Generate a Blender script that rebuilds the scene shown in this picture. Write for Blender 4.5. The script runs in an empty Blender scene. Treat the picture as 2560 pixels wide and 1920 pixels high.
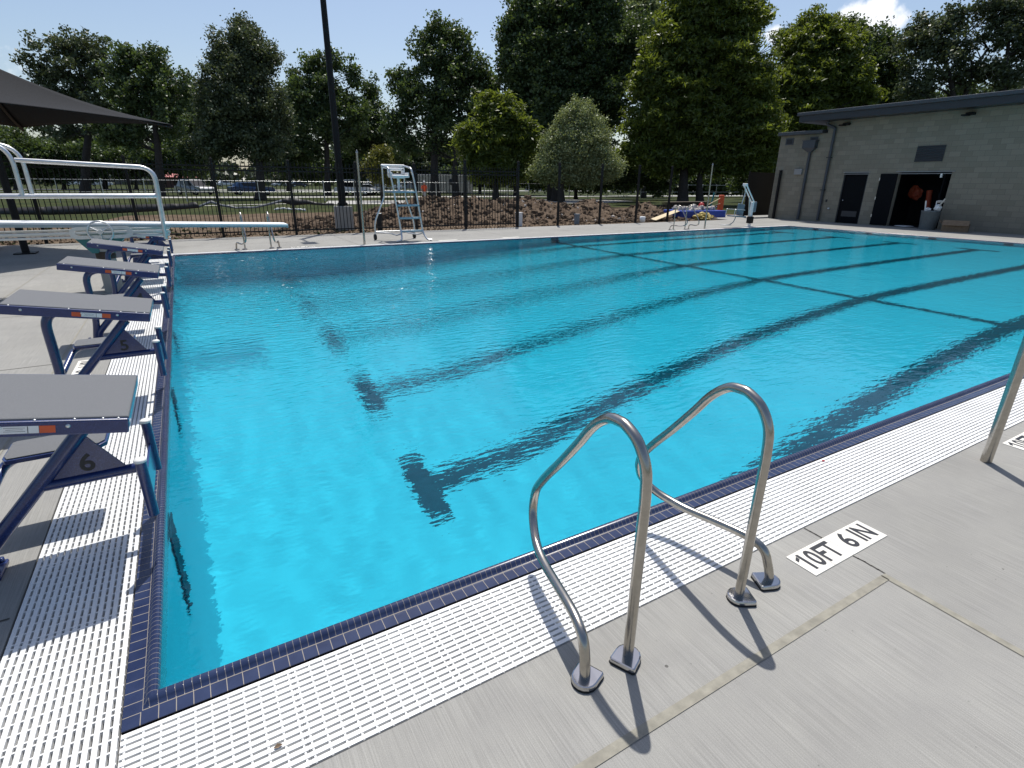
import bpy, bmesh, math, random
import numpy as np
from mathutils import Vector, Matrix, Euler, noise

# ------------------------------------------------------------------ camera, sky, sun, exposure
SC = bpy.context.scene
COL = SC.collection
CAM = Vector((0.34692, -1.77404, 1.65369)); YAW, PITCH, ROLL, FPX = 0.529788, 0.357582, 0.009761, 1345.69
fw = Vector((math.sin(YAW)*math.cos(PITCH), math.cos(YAW)*math.cos(PITCH), -math.sin(PITCH)))
rt = Vector((math.cos(YAW), -math.sin(YAW), 0)); up = rt.cross(fw)
rt, up = rt*math.cos(ROLL)+up*math.sin(ROLL), up*math.cos(ROLL)-rt*math.sin(ROLL)
cd = bpy.data.cameras.new('camera'); cam = bpy.data.objects.new('camera', cd); COL.objects.link(cam)
cd.sensor_width = 36; cd.lens = FPX/2560*36; cd.clip_start = 0.05; cd.clip_end = 5000
cam.matrix_world = Matrix(((rt.x, up.x, -fw.x, CAM.x), (rt.y, up.y, -fw.y, CAM.y), (rt.z, up.z, -fw.z, CAM.z), (0, 0, 0, 1)))
SC.camera = cam

SUN = Vector((0.525, 0.851, 2.299)).normalized()
world = bpy.data.worlds.new('World'); SC.world = world; world.use_nodes = True
wt = world.node_tree; bg = wt.nodes['Background']; bg.inputs[1].default_value = 0.122
sky = wt.nodes.new('ShaderNodeTexSky'); sky.sky_type = 'NISHITA'; sky.sun_disc = False
sky.sun_elevation = math.asin(SUN.z); sky.sun_rotation = math.atan2(SUN.x, SUN.y)
sky.air_density = 1.0; sky.dust_density = 1.6; sky.ozone_density = 1.6
# summer clouds: world-fixed directions broken up by noise
geo = wt.nodes.new('ShaderNodeTexCoord')
def wmath(op, a, b=None):
    n = wt.nodes.new('ShaderNodeMath'); n.operation = op
    for i, v in enumerate((a, b)):
        if v is None: continue
        if isinstance(v, (int, float)): n.inputs[i].default_value = v
        else: wt.links.new(v, n.inputs[i])
    return n.outputs[0]
def pxdir(px, py):
    return (fw + rt*((px-1280)/FPX) + up*((960-py)/FPX)).normalized()
cn = wt.nodes.new('ShaderNodeTexNoise'); cn.inputs['Scale'].default_value = 26; cn.inputs['Detail'].default_value = 7; cn.inputs['Roughness'].default_value = .6
wt.links.new(geo.outputs['Generated'], cn.inputs['Vector'])
tot = None
for px, py, ang, amp in ((2140, 50, 1.25, .8), (2195, 30, 1.2, .85), (2110, 58, 1.1, .8), (1935, 88, .7, .55), (2235, 55, 1.1, .7), (5, 205, 2.0, .3)):
    d = pxdir(px, py)
    dp = wt.nodes.new('ShaderNodeVectorMath'); dp.operation = 'DOT_PRODUCT'; dp.inputs[1].default_value = d
    wt.links.new(geo.outputs['Generated'], dp.inputs[0])
    mr = wt.nodes.new('ShaderNodeMapRange'); mr.inputs['From Min'].default_value = math.cos(math.radians(ang*1.35)); mr.inputs['From Max'].default_value = 1.0
    mr.inputs['To Max'].default_value = amp*1.5
    wt.links.new(dp.outputs['Value'], mr.inputs['Value'])
    tot = mr.outputs[0] if tot is None else wmath('MAXIMUM', tot, mr.outputs[0])
cl = wmath('MULTIPLY', tot, 1.0)
cl = wmath('ADD', cl, wmath('MULTIPLY', wmath('SUBTRACT', cn.outputs['Fac'], .62), 2.6))
ss = wt.nodes.new('ShaderNodeMapRange'); ss.interpolation_type = 'SMOOTHSTEP'; ss.inputs['From Min'].default_value = .02; ss.inputs['From Max'].default_value = .75
wt.links.new(cl, ss.inputs['Value'])
cmask = wmath('MULTIPLY', ss.outputs[0], wmath('GREATER_THAN', tot, .001))
mix = wt.nodes.new('ShaderNodeMix'); mix.data_type = 'RGBA'
wt.links.new(cmask, mix.inputs['Factor']); wt.links.new(sky.outputs[0], mix.inputs['A']); mix.inputs['B'].default_value = (8.6, 8.8, 9.2, 1)
wt.links.new(mix.outputs['Result'], bg.inputs[0])

sl = bpy.data.lights.new('sun', 'SUN'); sl.energy = 4.6; sl.angle = math.radians(.55); sl.color = (1, .965, .91)
sun = bpy.data.objects.new('sun', sl); COL.objects.link(sun); sun.rotation_euler = SUN.to_track_quat('Z', 'Y').to_euler()
sl.cycles.is_caustics_light = True
vs = SC.view_settings; vs.view_transform = 'Standard'; vs.look = 'None'; vs.exposure = 0.08; vs.gamma = 1
cy = SC.cycles; cy.max_bounces = 10; cy.transparent_max_bounces = 12; cy.sample_clamp_indirect = 6; cy.use_denoising = True; cy.caustics_refractive = True

R = random.Random(5)
NP = np.random.default_rng(11)
L, W = 22.86, 13.08
WATER_Z = .010

# ------------------------------------------------------------------ materials
def newmat(name):
    m = bpy.data.materials.new(name); m.use_nodes = True
    return m, m.node_tree, m.node_tree.nodes['Principled BSDF']
def node(t, typ, **kw):
    n = t.nodes.new(typ)
    for k, v in kw.items():
        if k in n.inputs: n.inputs[k].default_value = v
        else: setattr(n, k, v)
    return n
def ramp(t, fac, stops):
    r = t.nodes.new('ShaderNodeValToRGB'); e = r.color_ramp.elements
    while len(e) < len(stops): e.new(.5)
    for el, (p, c) in zip(e, stops): el.position = p; el.color = (*c, 1) if len(c) == 3 else c
    t.links.new(fac, r.inputs[0]); return r.outputs[0]
def mathn(t, op, a, b=None):
    n = t.nodes.new('ShaderNodeMath'); n.operation = op
    for i, v in enumerate((a, b)):
        if v is None: continue
        if isinstance(v, (int, float)): n.inputs[i].default_value = v
        else: t.links.new(v, n.inputs[i])
    return n.outputs[0]
def mixc(t, f, a, b, blend='MIX'):
    n = t.nodes.new('ShaderNodeMix'); n.data_type = 'RGBA'; n.blend_type = blend
    for k, v in (('Factor', f), ('A', a), ('B', b)):
        s = [q for q in n.inputs if q.name == k and (q.type == 'RGBA' if k != 'Factor' else q.type == 'VALUE')][0]
        if isinstance(v, (int, float)): s.default_value = v
        elif isinstance(v, tuple): s.default_value = (*v, 1) if len(v) == 3 else v
        else: t.links.new(v, s)
    return [q for q in n.outputs if q.type == 'RGBA'][0]
def coord(t, scale=(1, 1, 1), kind='Object', rot=(0, 0, 0)):
    tc = t.nodes.new('ShaderNodeTexCoord'); mp = t.nodes.new('ShaderNodeMapping')
    mp.inputs['Scale'].default_value = scale; mp.inputs['Rotation'].default_value = rot
    t.links.new(tc.outputs[kind], mp.inputs[0]); return mp.outputs[0]
def noisef(t, vec, scale, detail=4, rough=.55):
    n = node(t, 'ShaderNodeTexNoise', Scale=scale, Detail=detail, Roughness=rough); t.links.new(vec, n.inputs['Vector']); return n.outputs['Fac']
def bump(t, b, h, strength, dist):
    n = node(t, 'ShaderNodeBump', Strength=strength, Distance=dist); t.links.new(h, n.inputs['Height']); t.links.new(n.outputs[0], b.inputs['Normal'])
def simple(name, col, rough=.5, metal=0., var=.12, nscale=14, bmp=.0, bscale=60, spec=None, coat=0):
    m, t, b = newmat(name)
    v = coord(t); n = noisef(t, v, nscale)
    c = ramp(t, n, [(.3, tuple(x*(1-var) for x in col)), (.7, tuple(min(1, x*(1+var)) for x in col))])
    t.links.new(c, b.inputs['Base Color']); b.inputs['Metallic'].default_value = metal
    rr = mathn(t, 'MULTIPLY_ADD', n, .15) if False else None
    b.inputs['Roughness'].default_value = rough
    if spec is not None: b.inputs['Specular IOR Level'].default_value = spec
    if coat: b.inputs['Coat Weight'].default_value = coat; b.inputs['Coat Roughness'].default_value = .08
    if bmp: bump(t, b, noisef(t, v, bscale, 3), bmp, .002)
    return m

def concrete_mat(name, col, broom_along='y', streak=1.0):
    m, t, b = newmat(name)
    sc = (210, 3, 1) if broom_along == 'y' else (4, 260, 1)
    v = coord(t); vb = coord(t, sc)
    big = noisef(t, v, .55, 5, .6); mid = noisef(t, v, 4.2, 6, .65); fine = noisef(t, v, 320, 2, .6); br = noisef(t, vb, 1.0, 3, .6)
    c = ramp(t, big, [(.3, tuple(x*.87 for x in col)), (.5, col), (.72, tuple(min(1, x*1.12) for x in col))])
    c = mixc(t, .45, c, ramp(t, mid, [(.3, (.44, .44, .45)), (.7, (.57, .57, .56))]), 'OVERLAY')
    c = mixc(t, .5*streak, c, ramp(t, br, [(.3, (.36, .36, .36)), (.7, (.64, .64, .64))]), 'OVERLAY')
    c = mixc(t, .55, c, ramp(t, fine, [(.3, (.38, .38, .38)), (.7, (.62, .62, .62))]), 'OVERLAY')
    vo = node(t, 'ShaderNodeTexVoronoi', Scale=2.7); t.links.new(v, vo.inputs['Vector'])
    sp = mathn(t, 'LESS_THAN', vo.outputs['Distance'], .018)
    c = mixc(t, mathn(t, 'MULTIPLY', sp, .75), c, (.06, .055, .05))
    vo2 = node(t, 'ShaderNodeTexVoronoi', Scale=11.0); t.links.new(v, vo2.inputs['Vector'])
    c = mixc(t, mathn(t, 'MULTIPLY', mathn(t, 'LESS_THAN', vo2.outputs['Distance'], .035), .45), c, tuple(x*.3 for x in col))
    sc2 = ramp(t, noisef(t, coord(t, (1.0, .35, 1), rot=(0, 0, .4)), 2.6, 7, .75), [(.63, (0, 0, 0)), (.70, (1, 1, 1))])
    c = mixc(t, mathn(t, 'MULTIPLY', sc2, .22), c, tuple(min(1, x*1.6) for x in col))
    s3 = ramp(t, noisef(t, coord(t, (1, 1.6, 1)), 3.4, 8, .72), [(.685, (0, 0, 0)), (.72, (1, 1, 1))])
    c = mixc(t, mathn(t, 'MULTIPLY', s3, .38), c, tuple(x*.42 for x in col))
    st = ramp(t, noisef(t, v, 1.3, 6, .7), [(.6, (0, 0, 0)), (.74, (1, 1, 1))])
    c = mixc(t, mathn(t, 'MULTIPLY', st, .12), c, tuple(x*.55 for x in col))
    t.links.new(c, b.inputs['Base Color']); b.inputs['Roughness'].default_value = .88; b.inputs['Specular IOR Level'].default_value = .25
    h = mathn(t, 'ADD', mathn(t, 'MULTIPLY', br, 1.0), mathn(t, 'MULTIPLY', fine, .5))
    bump(t, b, h, .5, .0022)
    return m

M = {}
M['deck'] = concrete_mat('broomed_concrete', (.268, .262, .243))
M['pier'] = concrete_mat('cast_concrete', (.36, .35, .325), 'y', .1)
M['white_plastic'] = simple('white_grate_plastic', (.73, .73, .715), .5, var=.09, nscale=3.5)
M['trench'] = simple('gutter_channel', (.43, .43, .43), .7, var=.25)
M['steel'] = simple('stainless_tube', (.40, .375, .335), .25, 1.0, var=.10, nscale=30)
M['chrome'] = simple('polished_plate', (.46, .46, .47), .12, 1.0, var=.06)
M['galv'] = simple('brushed_aluminium', (.62, .63, .63), .38, 1.0, var=.1)
M['alu_paint'] = simple('satin_aluminium', (.60, .61, .60), .35, .6, var=.08)
M['white_metal'] = simple('white_coated_metal', (.78, .78, .77), .4, var=.05)
M['grey_plastic'] = simple('grey_moulded_plastic', (.16, .19, .22), .5, var=.1)
M['black_metal'] = simple('black_coated_metal', (.007, .007, .0075), .55, var=.2, spec=.25)
M['rubber'] = simple('black_rubber', (.02, .02, .02), .75, var=.2)
M['cream'] = simple('cream_tile', (.72, .69, .62), .45, var=.05, nscale=9)
M['ink'] = simple('black_ink', (.012, .013, .017), .5, var=.2)
M['sealant'] = simple('sand_sealant', (.255, .24, .195), .85, var=.2, nscale=20, bmp=.6, bscale=220)
M['crack'] = simple('open_joint', (.07, .065, .055), .9, var=.4, nscale=30)
M['teal'] = simple('teal_painted_steel', (.03, .17, .18), .45, var=.12)
M['shade_fabric'] = simple('black_shade_fabric', (.013, .014, .0165), .9, var=.25, nscale=40, bmp=.5, bscale=300, spec=.2)
M['board'] = simple('diving_board_white', (.80, .81, .81), .55, var=.04, bmp=.4, bscale=400)
M['board_edge'] = simple('diving_board_edge', (.30, .36, .38), .5, var=.06)
M['timber_dark'] = simple('weathered_brown_timber', (.05, .035, .025), .8, var=.35)
M['plywood'] = simple('raw_plywood', (.55, .45, .28), .7, var=.15)
M['orange'] = simple('orange_plastic', (.62, .10, .03), .55, var=.12)
M['shaded_orange'] = simple('shade_darkened_orange', (.30, .045, .015), .7, var=.2)  # the orange again, with the dim room's shade put into its colour
M['red'] = simple('red_plastic', (.45, .03, .03), .5, var=.12)
M['blue_tarp'] = simple('blue_plastic', (.02, .06, .34), .4, var=.15)
M['yellow_tarp'] = simple('yellow_fabric', (.42, .33, .10), .7, var=.25)
M['debris'] = simple('mixed_debris', (.48, .44, .40), .8, var=.5, nscale=4)
M['cardboard'] = simple('cardboard', (.20, .14, .09), .8, var=.15)
M['trash_grey'] = simple('grey_bin_plastic', (.13, .15, .16), .55, var=.12)
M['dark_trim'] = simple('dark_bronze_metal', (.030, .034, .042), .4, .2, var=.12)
M['dark_trim_light'] = simple('grey_bronze_metal', (.055, .062, .075), .4, .2, var=.1)
M['black_door'] = simple('black_door_paint', (.003, .004, .006), .7, var=.2, spec=.12)
M['roof_metal'] = simple('roof_membrane', (.25, .25, .25), .7, var=.2)
M['white_paint'] = simple('white_paint', (.75, .75, .74), .6, var=.06)
M['silt'] = simple('black_silt_fabric', (.012, .012, .013), .6, var=.3)
M['silt_grey'] = simple('grey_silt_fabric', (.15, .16, .17), .6, var=.3)
M['curb'] = simple('pale_curb', (.58, .56, .52), .8, var=.1)
M['asphalt'] = simple('asphalt', (.09, .09, .092), .85, var=.2)
M['concrete_road'] = simple('pale_road', (.36, .35, .33), .85, var=.15, nscale=.6)
M['bark'] = simple('bark', (.030, .024, .019), .9, var=.4, nscale=6, bmp=.8, bscale=20)
M['red_roof'] = simple('red_metal_roof', (.42, .09, .08), .55, var=.1)
M['grey_wall'] = simple('grey_wall', (.26, .26, .26), .8, var=.08, nscale=.8)
M['grey_roof'] = simple('grey_roof', (.16, .165, .17), .8, var=.1, nscale=.8)
M['brown_wall'] = simple('brown_wall', (.13, .07, .06), .8, var=.2)
M['glass_dark'] = simple('dark_glass', (.01, .012, .014), .08, var=.1)
M['car_white'] = simple('white_car_paint', (.72, .72, .72), .25, var=.02, coat=.6)
M['car_silver'] = simple('silver_car_paint', (.42, .43, .44), .25, .6, var=.02, coat=.6)
M['car_blue'] = simple('blue_car_paint', (.02, .06, .16), .25, var=.02, coat=.6)
M['car_dark'] = simple('dark_car_paint', (.02, .022, .028), .25, var=.02, coat=.6)
M['headlamp'] = simple('lamp_lens', (.8, .8, .78), .1, var=.02)
M['skin'] = simple('skin', (.38, .22, .15), .6, var=.05)
M['cloth_orange'] = simple('orange_shirt', (.65, .09, .03), .8, var=.1)
M['cloth_pale'] = simple('pale_trousers', (.35, .35, .36), .8, var=.1)

# speckled blue powder coat of the starting blocks
m, t, b = newmat('speckled_blue_coat'); v = coord(t)
sp = noisef(t, v, 420, 1, .5); c = ramp(t, sp, [(.42, (.004, .013, .075)), (.60, (.011, .032, .155)), (.74, (.05, .08, .22))])
t.links.new(c, b.inputs['Base Color']); b.inputs['Roughness'].default_value = .3; b.inputs['Coat Weight'].default_value = .5; b.inputs['Coat Roughness'].default_value = .12
bump(t, b, sp, .15, .001); M['block_blue'] = m
m, t, b = newmat('grey_grip_tread'); v = coord(t); sp = noisef(t, v, 500, 2, .7)
c = ramp(t, sp, [(.35, (.105, .109, .116)), (.65, (.165, .17, .178))]); t.links.new(c, b.inputs['Base Color']); b.inputs['Roughness'].default_value = .9
bump(t, b, sp, .8, .0015); M['tread'] = m
# blue glazed tile, joints laid out along the profile UVs (metres)
m, t, b = newmat('blue_glazed_tile')
uv = node(t, 'ShaderNodeUVMap', uv_map='UVMap'); sx = t.nodes.new('ShaderNodeSeparateXYZ'); t.links.new(uv.outputs[0], sx.inputs[0])
def joint(val, pitch, w):
    f = mathn(t, 'FRACT', mathn(t, 'DIVIDE', val, pitch)); d = mathn(t, 'ABSOLUTE', mathn(t, 'SUBTRACT', f, .5))
    return mathn(t, 'GREATER_THAN', d, .5-w/pitch/2)
U_, V_ = sx.outputs[0], sx.outputs[1]
flat = mathn(t, 'LESS_THAN', V_, .056)
j1 = mathn(t, 'MULTIPLY', flat, joint(U_, .051*1.0 if False else .1016/2*1.0, .0026))
j2 = mathn(t, 'MULTIPLY', mathn(t, 'SUBTRACT', 1, flat), joint(U_, .0254, .0016))
j3 = mathn(t, 'LESS_THAN', mathn(t, 'ABSOLUTE', mathn(t, 'SUBTRACT', V_, .056)), .0013)
jj = mathn(t, 'MAXIMUM', mathn(t, 'MAXIMUM', j1, mathn(t, 'MULTIPLY', j2, .75)), j3)
vo = coord(t); tn = noisef(t, vo, 9, 4)
base = ramp(t, tn, [(.3, (.015, .024, .064)), (.7, (.026, .039, .092))])
t.links.new(mixc(t, jj, base, (.26, .23, .19)), b.inputs['Base Color'])
t.links.new(mathn(t, 'MULTIPLY_ADD', jj, .5), b.inputs['Roughness'])
rn = [n for n in t.nodes if n.type == 'MATH' and n.operation == 'MULTIPLY_ADD'][-1]; rn.inputs[2].default_value = .2
bump(t, b, mathn(t, 'SUBTRACT', mathn(t, 'MULTIPLY', tn, .3), jj), .35, .002); M['tile'] = m
# pool shell: pale aqua plaster
m, t, b = newmat('aqua_pool_plaster'); v = coord(t)
c = ramp(t, noisef(t, v, 1.2, 6, .65), [(.3, (.33, .70, .77)), (.7, (.37, .755, .82))]); c = mixc(t, .35, c, ramp(t, noisef(t, v, 30, 3), [(.3, (.45, .45, .45)), (.7, (.55, .55, .55))]), 'OVERLAY')
t.links.new(c, b.inputs['Base Color']); b.inputs['Roughness'].default_value = .9; b.inputs['Specular IOR Level'].default_value = .1; M['plaster'] = m
M['lane_tile'] = simple('dark_lane_tile', (.04, .10, .13), .8, var=.2, nscale=20, spec=.1)
# water surface
m, t, b = newmat('pool_water'); t.nodes.remove(b); out = t.nodes['Material Output']
g1 = node(t, 'ShaderNodeBsdfRefraction', IOR=1.33, Roughness=0.0); g1.inputs['Color'].default_value = (.285, .80, .885, 1)
g2 = node(t, 'ShaderNodeBsdfGlossy', Roughness=0.0); fr = node(t, 'ShaderNodeFresnel', IOR=1.33); mx = t.nodes.new('ShaderNodeMixShader')
v = coord(t, (1, 1, 1)); v2 = coord(t, (.50, 1.35, 1), rot=(0, 0, YAW))
h = mathn(t, 'ADD', mathn(t, 'MULTIPLY', noisef(t, v2, 10.5, 2.5, .55), 1.0), mathn(t, 'MULTIPLY', noisef(t, coord(t, (.7, 1.4, 1), rot=(0, 0, YAW-.25)), 24, 2, .5), .30))
sp_ = t.nodes.new('ShaderNodeSeparateXYZ'); t.links.new(v, sp_.inputs[0])
def sstep(val, a, b_):
    n = node(t, 'ShaderNodeMapRange', interpolation_type='SMOOTHSTEP'); n.inputs['From Min'].default_value = a; n.inputs['From Max'].default_value = b_; t.links.new(val, n.inputs['Value']); return n.outputs[0]
gust = mathn(t, 'MULTIPLY', sstep(sp_.outputs[1], 1.5, 7.5), mathn(t, 'SUBTRACT', 1.0, sstep(sp_.outputs[0], 4.0, 12.0)))
patch = noisef(t, v, .45, 3, .5)
amp = mathn(t, 'ADD', mathn(t, 'ADD', .66, mathn(t, 'MULTIPLY', gust, 1.9)), mathn(t, 'MULTIPLY', mathn(t, 'SUBTRACT', patch, .5), .9))
h = mathn(t, 'MULTIPLY', h, amp)
bp = node(t, 'ShaderNodeBump', Strength=1.0, Distance=.0085); t.links.new(h, bp.inputs['Height'])
for n in (g1, g2, fr): t.links.new(bp.outputs[0], n.inputs['Normal'])
t.links.new(fr.outputs[0], mx.inputs[0]); t.links.new(g1.outputs[0], mx.inputs[1]); t.links.new(g2.outputs[0], mx.inputs[2]); t.links.new(mx.outputs[0], out.inputs[0]); M['water'] = m
# concrete masonry of the pump house
m, t, b = newmat('concrete_block_wall'); v = coord(t, (1, 1, 1))
sx = t.nodes.new('ShaderNodeSeparateXYZ'); t.links.new(v, sx.inputs[0]); cb = t.nodes.new('ShaderNodeCombineXYZ')
t.links.new(mathn(t, 'ADD', sx.outputs[1], sx.outputs[0]), cb.inputs[0]); t.links.new(sx.outputs[2], cb.inputs[1])
bk = node(t, 'ShaderNodeTexBrick', Scale=1.0); bk.inputs['Brick Width'].default_value = .4; bk.inputs['Row Height'].default_value = .2; bk.inputs['Mortar Size'].default_value = .006; bk.inputs['Mortar Smooth'].default_value = .3
bk.inputs['Color1'].default_value = (.200, .180, .140, 1); bk.inputs['Color2'].default_value = (.252, .228, .180, 1); bk.inputs['Mortar'].default_value = (.155, .144, .118, 1); bk.inputs['Bias'].default_value = -.1
t.links.new(cb.outputs[0], bk.inputs[0])
c = mixc(t, .5, bk.outputs[0], ramp(t, noisef(t, v, 60, 4), [(.3, (.35, .35, .35)), (.7, (.65, .65, .65))]), 'OVERLAY')
t.links.new(c, b.inputs['Base Color']); b.inputs['Roughness'].default_value = .9; bump(t, b, mathn(t, 'SUBTRACT', noisef(t, v, 80, 3), bk.outputs['Fac']), .5, .004); M['cmu'] = m
# grass and soil
def ground_mat(name, stops, s1, s2, bmp):
    m, t, b = newmat(name); v = coord(t)
    a = noisef(t, v, s1, 8, .65); f = noisef(t, v, s2, 4, .7)
    c = ramp(t, mathn(t, 'ADD', mathn(t, 'MULTIPLY', a, .65), mathn(t, 'MULTIPLY', f, .35)), stops)
    t.links.new(c, b.inputs['Base Color']); b.inputs['Roughness'].default_value = .95; b.inputs['Specular IOR Level'].default_value = .1
    bump(t, b, f, 1.0, bmp); return m
M['grass'] = ground_mat('park_grass', [(.35, (.016, .025, .007)), (.5, (.032, .043, .013)), (.66, (.068, .068, .026))], .35, 9, .03)
M['soil'] = ground_mat('bare_soil', [(.33, (.050, .034, .022)), (.5, (.115, .082, .055)), (.68, (.20, .155, .105))], 1.1, 14, .04)
M['clods'] = ground_mat('clod_soil', [(.33, (.048, .033, .023)), (.5, (.112, .080, .055)), (.70, (.21, .16, .115))], 2.2, 12, .06)

def leaf_mat(name, dark, light, trans, tw=.3):
    m, t, b = newmat(name); at = node(t, 'ShaderNodeAttribute', attribute_name='tint')
    c = ramp(t, at.outputs['Fac'], [(0, dark), (1, light)])
    t.links.new(c, b.inputs['Base Color']); b.inputs['Roughness'].default_value = .45; b.inputs['Specular IOR Level'].default_value = .35
    tr = t.nodes.new('ShaderNodeBsdfTranslucent'); t.links.new(mixc(t, at.outputs['Fac'], tuple(x*.6 for x in trans), trans), tr.inputs[0])
    mx = t.nodes.new('ShaderNodeMixShader'); mx.inputs[0].default_value = tw; t.links.new(b.outputs[0], mx.inputs[1]); t.links.new(tr.outputs[0], mx.inputs[2])
    t.links.new(mx.outputs[0], t.nodes['Material Output'].inputs[0]); return m
M['leaf_oak'] = leaf_mat('broad_leaf', (0.04, 0.0663, 0.0263), (0.1106, 0.1516, 0.0632), (0.138, 0.2032, 0.0369), 0.30)
M['leaf_grey'] = leaf_mat('grey_green_leaf', (0.0477, 0.0673, 0.0356), (0.1422, 0.1723, 0.0927), (0.1199, 0.1498, 0.045), 0.28)
M['leaf_cypress'] = leaf_mat('cypress_needle', (0.0599, 0.0918, 0.0229), (0.1607, 0.2015, 0.0459), (0.2181, 0.2754, 0.0281), 0.43)
M['leaf_pear'] = leaf_mat('pale_small_leaf', (0.1518, 0.1863, 0.0816), (0.3967, 0.4439, 0.2334), (0.2794, 0.3254, 0.0931), .34)
M['leaf_yellow'] = leaf_mat('yellow_green_leaf', (.09, .10, .02), (.22, .22, .05), (.2, .2, .03), .3)
M['leaf_far'] = leaf_mat('far_leaf', (.04, .055, .03), (.10, .125, .07), (.08, .10, .03), .2)

# ------------------------------------------------------------------ mesh helpers
class MB:
    def __init__(s): s.v = []; s.f = []; s.sm = []; s.uv = None
    def add(s, vs, fs, smooth=False):
        o = len(s.v); s.v += [tuple(v) for v in vs]; s.f += [tuple(i+o for i in f) for f in fs]; s.sm += [smooth]*len(fs); return s
    def box(s, c, d, rot=None):
        c = Vector(c); h = Vector(d)/2
        vs = [Vector((x*h.x, y*h.y, z*h.z)) for x in (-1, 1) for y in (-1, 1) for z in (-1, 1)]
        if rot is not None: vs = [rot @ v for v in vs]
        return s.add([c+v for v in vs], [(0, 1, 3, 2), (4, 6, 7, 5), (0, 4, 5, 1), (2, 3, 7, 6), (0, 2, 6, 4), (1, 5, 7, 3)])
    def bb(s, a, b): return s.box([(x+y)/2 for x, y in zip(a, b)], [abs(x-y) for x, y in zip(a, b)])
    def rbox(s, c, d, r=.01, rot=None, seg=2):      # box with rounded edges
        bm = bmesh.new(); bmesh.ops.create_cube(bm, size=1)
        for v in bm.verts: v.co = Vector((v.co.x*d[0], v.co.y*d[1], v.co.z*d[2]))
        bmesh.ops.bevel(bm, geom=list(bm.edges), offset=min(r, min(d)*.45), segments=seg, affect='EDGES', profile=.5)
        if rot is not None: bmesh.ops.transform(bm, matrix=rot.to_4x4() if len(rot) == 3 else rot, verts=bm.verts)
        bmesh.ops.translate(bm, vec=Vector(c), verts=bm.verts); bm.verts.ensure_lookup_table()
        s.add([v.co for v in bm.verts], [[v.index for v in f.verts] for f in bm.faces], False); bm.free(); return s
    def tube(s, pts, r, seg=10, cap=True, flat=1.0):
        pts = [Vector(p) for p in pts]; n = len(pts); rs = r if isinstance(r, (list, tuple)) else [r]*n
        tans = [((pts[min(i+1, n-1)]-pts[max(i-1, 0)]).normalized()) for i in range(n)]
        ref = Vector((0, 0, 1)) if abs(tans[0].z) < .9 else Vector((1, 0, 0))
        a = tans[0].cross(ref).normalized(); vs = []
        for i in range(n):
            a = (a - tans[i]*a.dot(tans[i])).normalized(); b_ = tans[i].cross(a)
            for k in range(seg):
                th = 2*math.pi*k/seg; vs.append(pts[i]+a*(math.cos(th)*rs[i])+b_*(math.sin(th)*rs[i]*flat))
        fs = [(i*seg+k, i*seg+(k+1) % seg, (i+1)*seg+(k+1) % seg, (i+1)*seg+k) for i in range(n-1) for k in range(seg)]
        s.add(vs, fs, True)
        if cap: s.add(vs[:seg], [tuple(reversed(range(seg)))]); s.add(vs[-seg:], [tuple(range(seg))])
        return s
    def lathe(s, prof, c=(0, 0, 0), seg=24, rot=None):
        c = Vector(c); vs = []
        for r, z in prof:
            for k in range(seg):
                v = Vector((r*math.cos(2*math.pi*k/seg), r*math.sin(2*math.pi*k/seg), z)); vs.append(c+(rot @ v if rot is not None else v))
        n = len(prof); fs = [(i*seg+k, i*seg+(k+1) % seg, (i+1)*seg+(k+1) % seg, (i+1)*seg+k) for i in range(n-1) for k in range(seg)]
        return s.add(vs, fs, True)
    def prism(s, poly, vec):
        n = len(poly); a = [Vector(p) for p in poly]; vec = Vector(vec)
        return s.add(a+[p+vec for p in a], [tuple(reversed(range(n))), tuple(range(n, 2*n))]+[(i, (i+1) % n, n+(i+1) % n, n+i) for i in range(n)])
    def build(s, name, mat, parent=None, bevel=0, origin=None):
        me = bpy.data.meshes.new(name)
        org = Vector(origin) if origin is not None else Vector((0, 0, 0))
        me.from_pydata([Vector(v)-org for v in s.v] if origin is not None else s.v, [], s.f)
        me.polygons.foreach_set('use_smooth', s.sm); me.update()
        bm = bmesh.new(); bm.from_mesh(me); bmesh.ops.recalc_face_normals(bm, faces=bm.faces); bm.to_mesh(me); bm.free()
        if mat is not None: me.materials.append(mat)
        o = bpy.data.objects.new(name, me); COL.objects.link(o)
        if origin is not None: o.location = org
        if parent is not None: o.parent = parent
        if bevel:
            md = o.modifiers.new('bevel', 'BEVEL'); md.width = bevel; md.segments = 2; md.limit_method = 'ANGLE'; md.angle_limit = math.radians(50)
        return o
def smooth_path(pts, n=8):
    P = [Vector(p) for p in pts]; P = [P[0]*2-P[1]]+P+[P[-1]*2-P[-2]]; o = []
    for i in range(1, len(P)-2):
        for k in range(n):
            u = k/n; a, b_, c, d = P[i-1:i+3]
            o.append(.5*((2*b_)+(c-a)*u+(2*a-5*b_+4*c-d)*u*u+(3*b_-a-3*c+d)*u**3))
    return o+[P[-2]]
def fillet(pts, rad, n=6):      # polyline with rounded corners
    P = [Vector(p) for p in pts]; o = [P[0]]
    for i in range(1, len(P)-1):
        r = rad[i-1] if isinstance(rad, (list, tuple)) else rad
        a = (P[i-1]-P[i]); b_ = (P[i+1]-P[i]); r = min(r, a.length*.49, b_.length*.49)
        s0, s1 = P[i]+a.normalized()*r, P[i]+b_.normalized()*r
        for k in range(n+1):
            u = k/n; o.append(s0*(1-u)**2+P[i]*2*u*(1-u)+s1*u*u)
    return o+[P[-1]]
def tag(o, label, cat, group=None):
    o['label'] = label; o['category'] = cat
    if group: o['group'] = group
    return o
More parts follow.
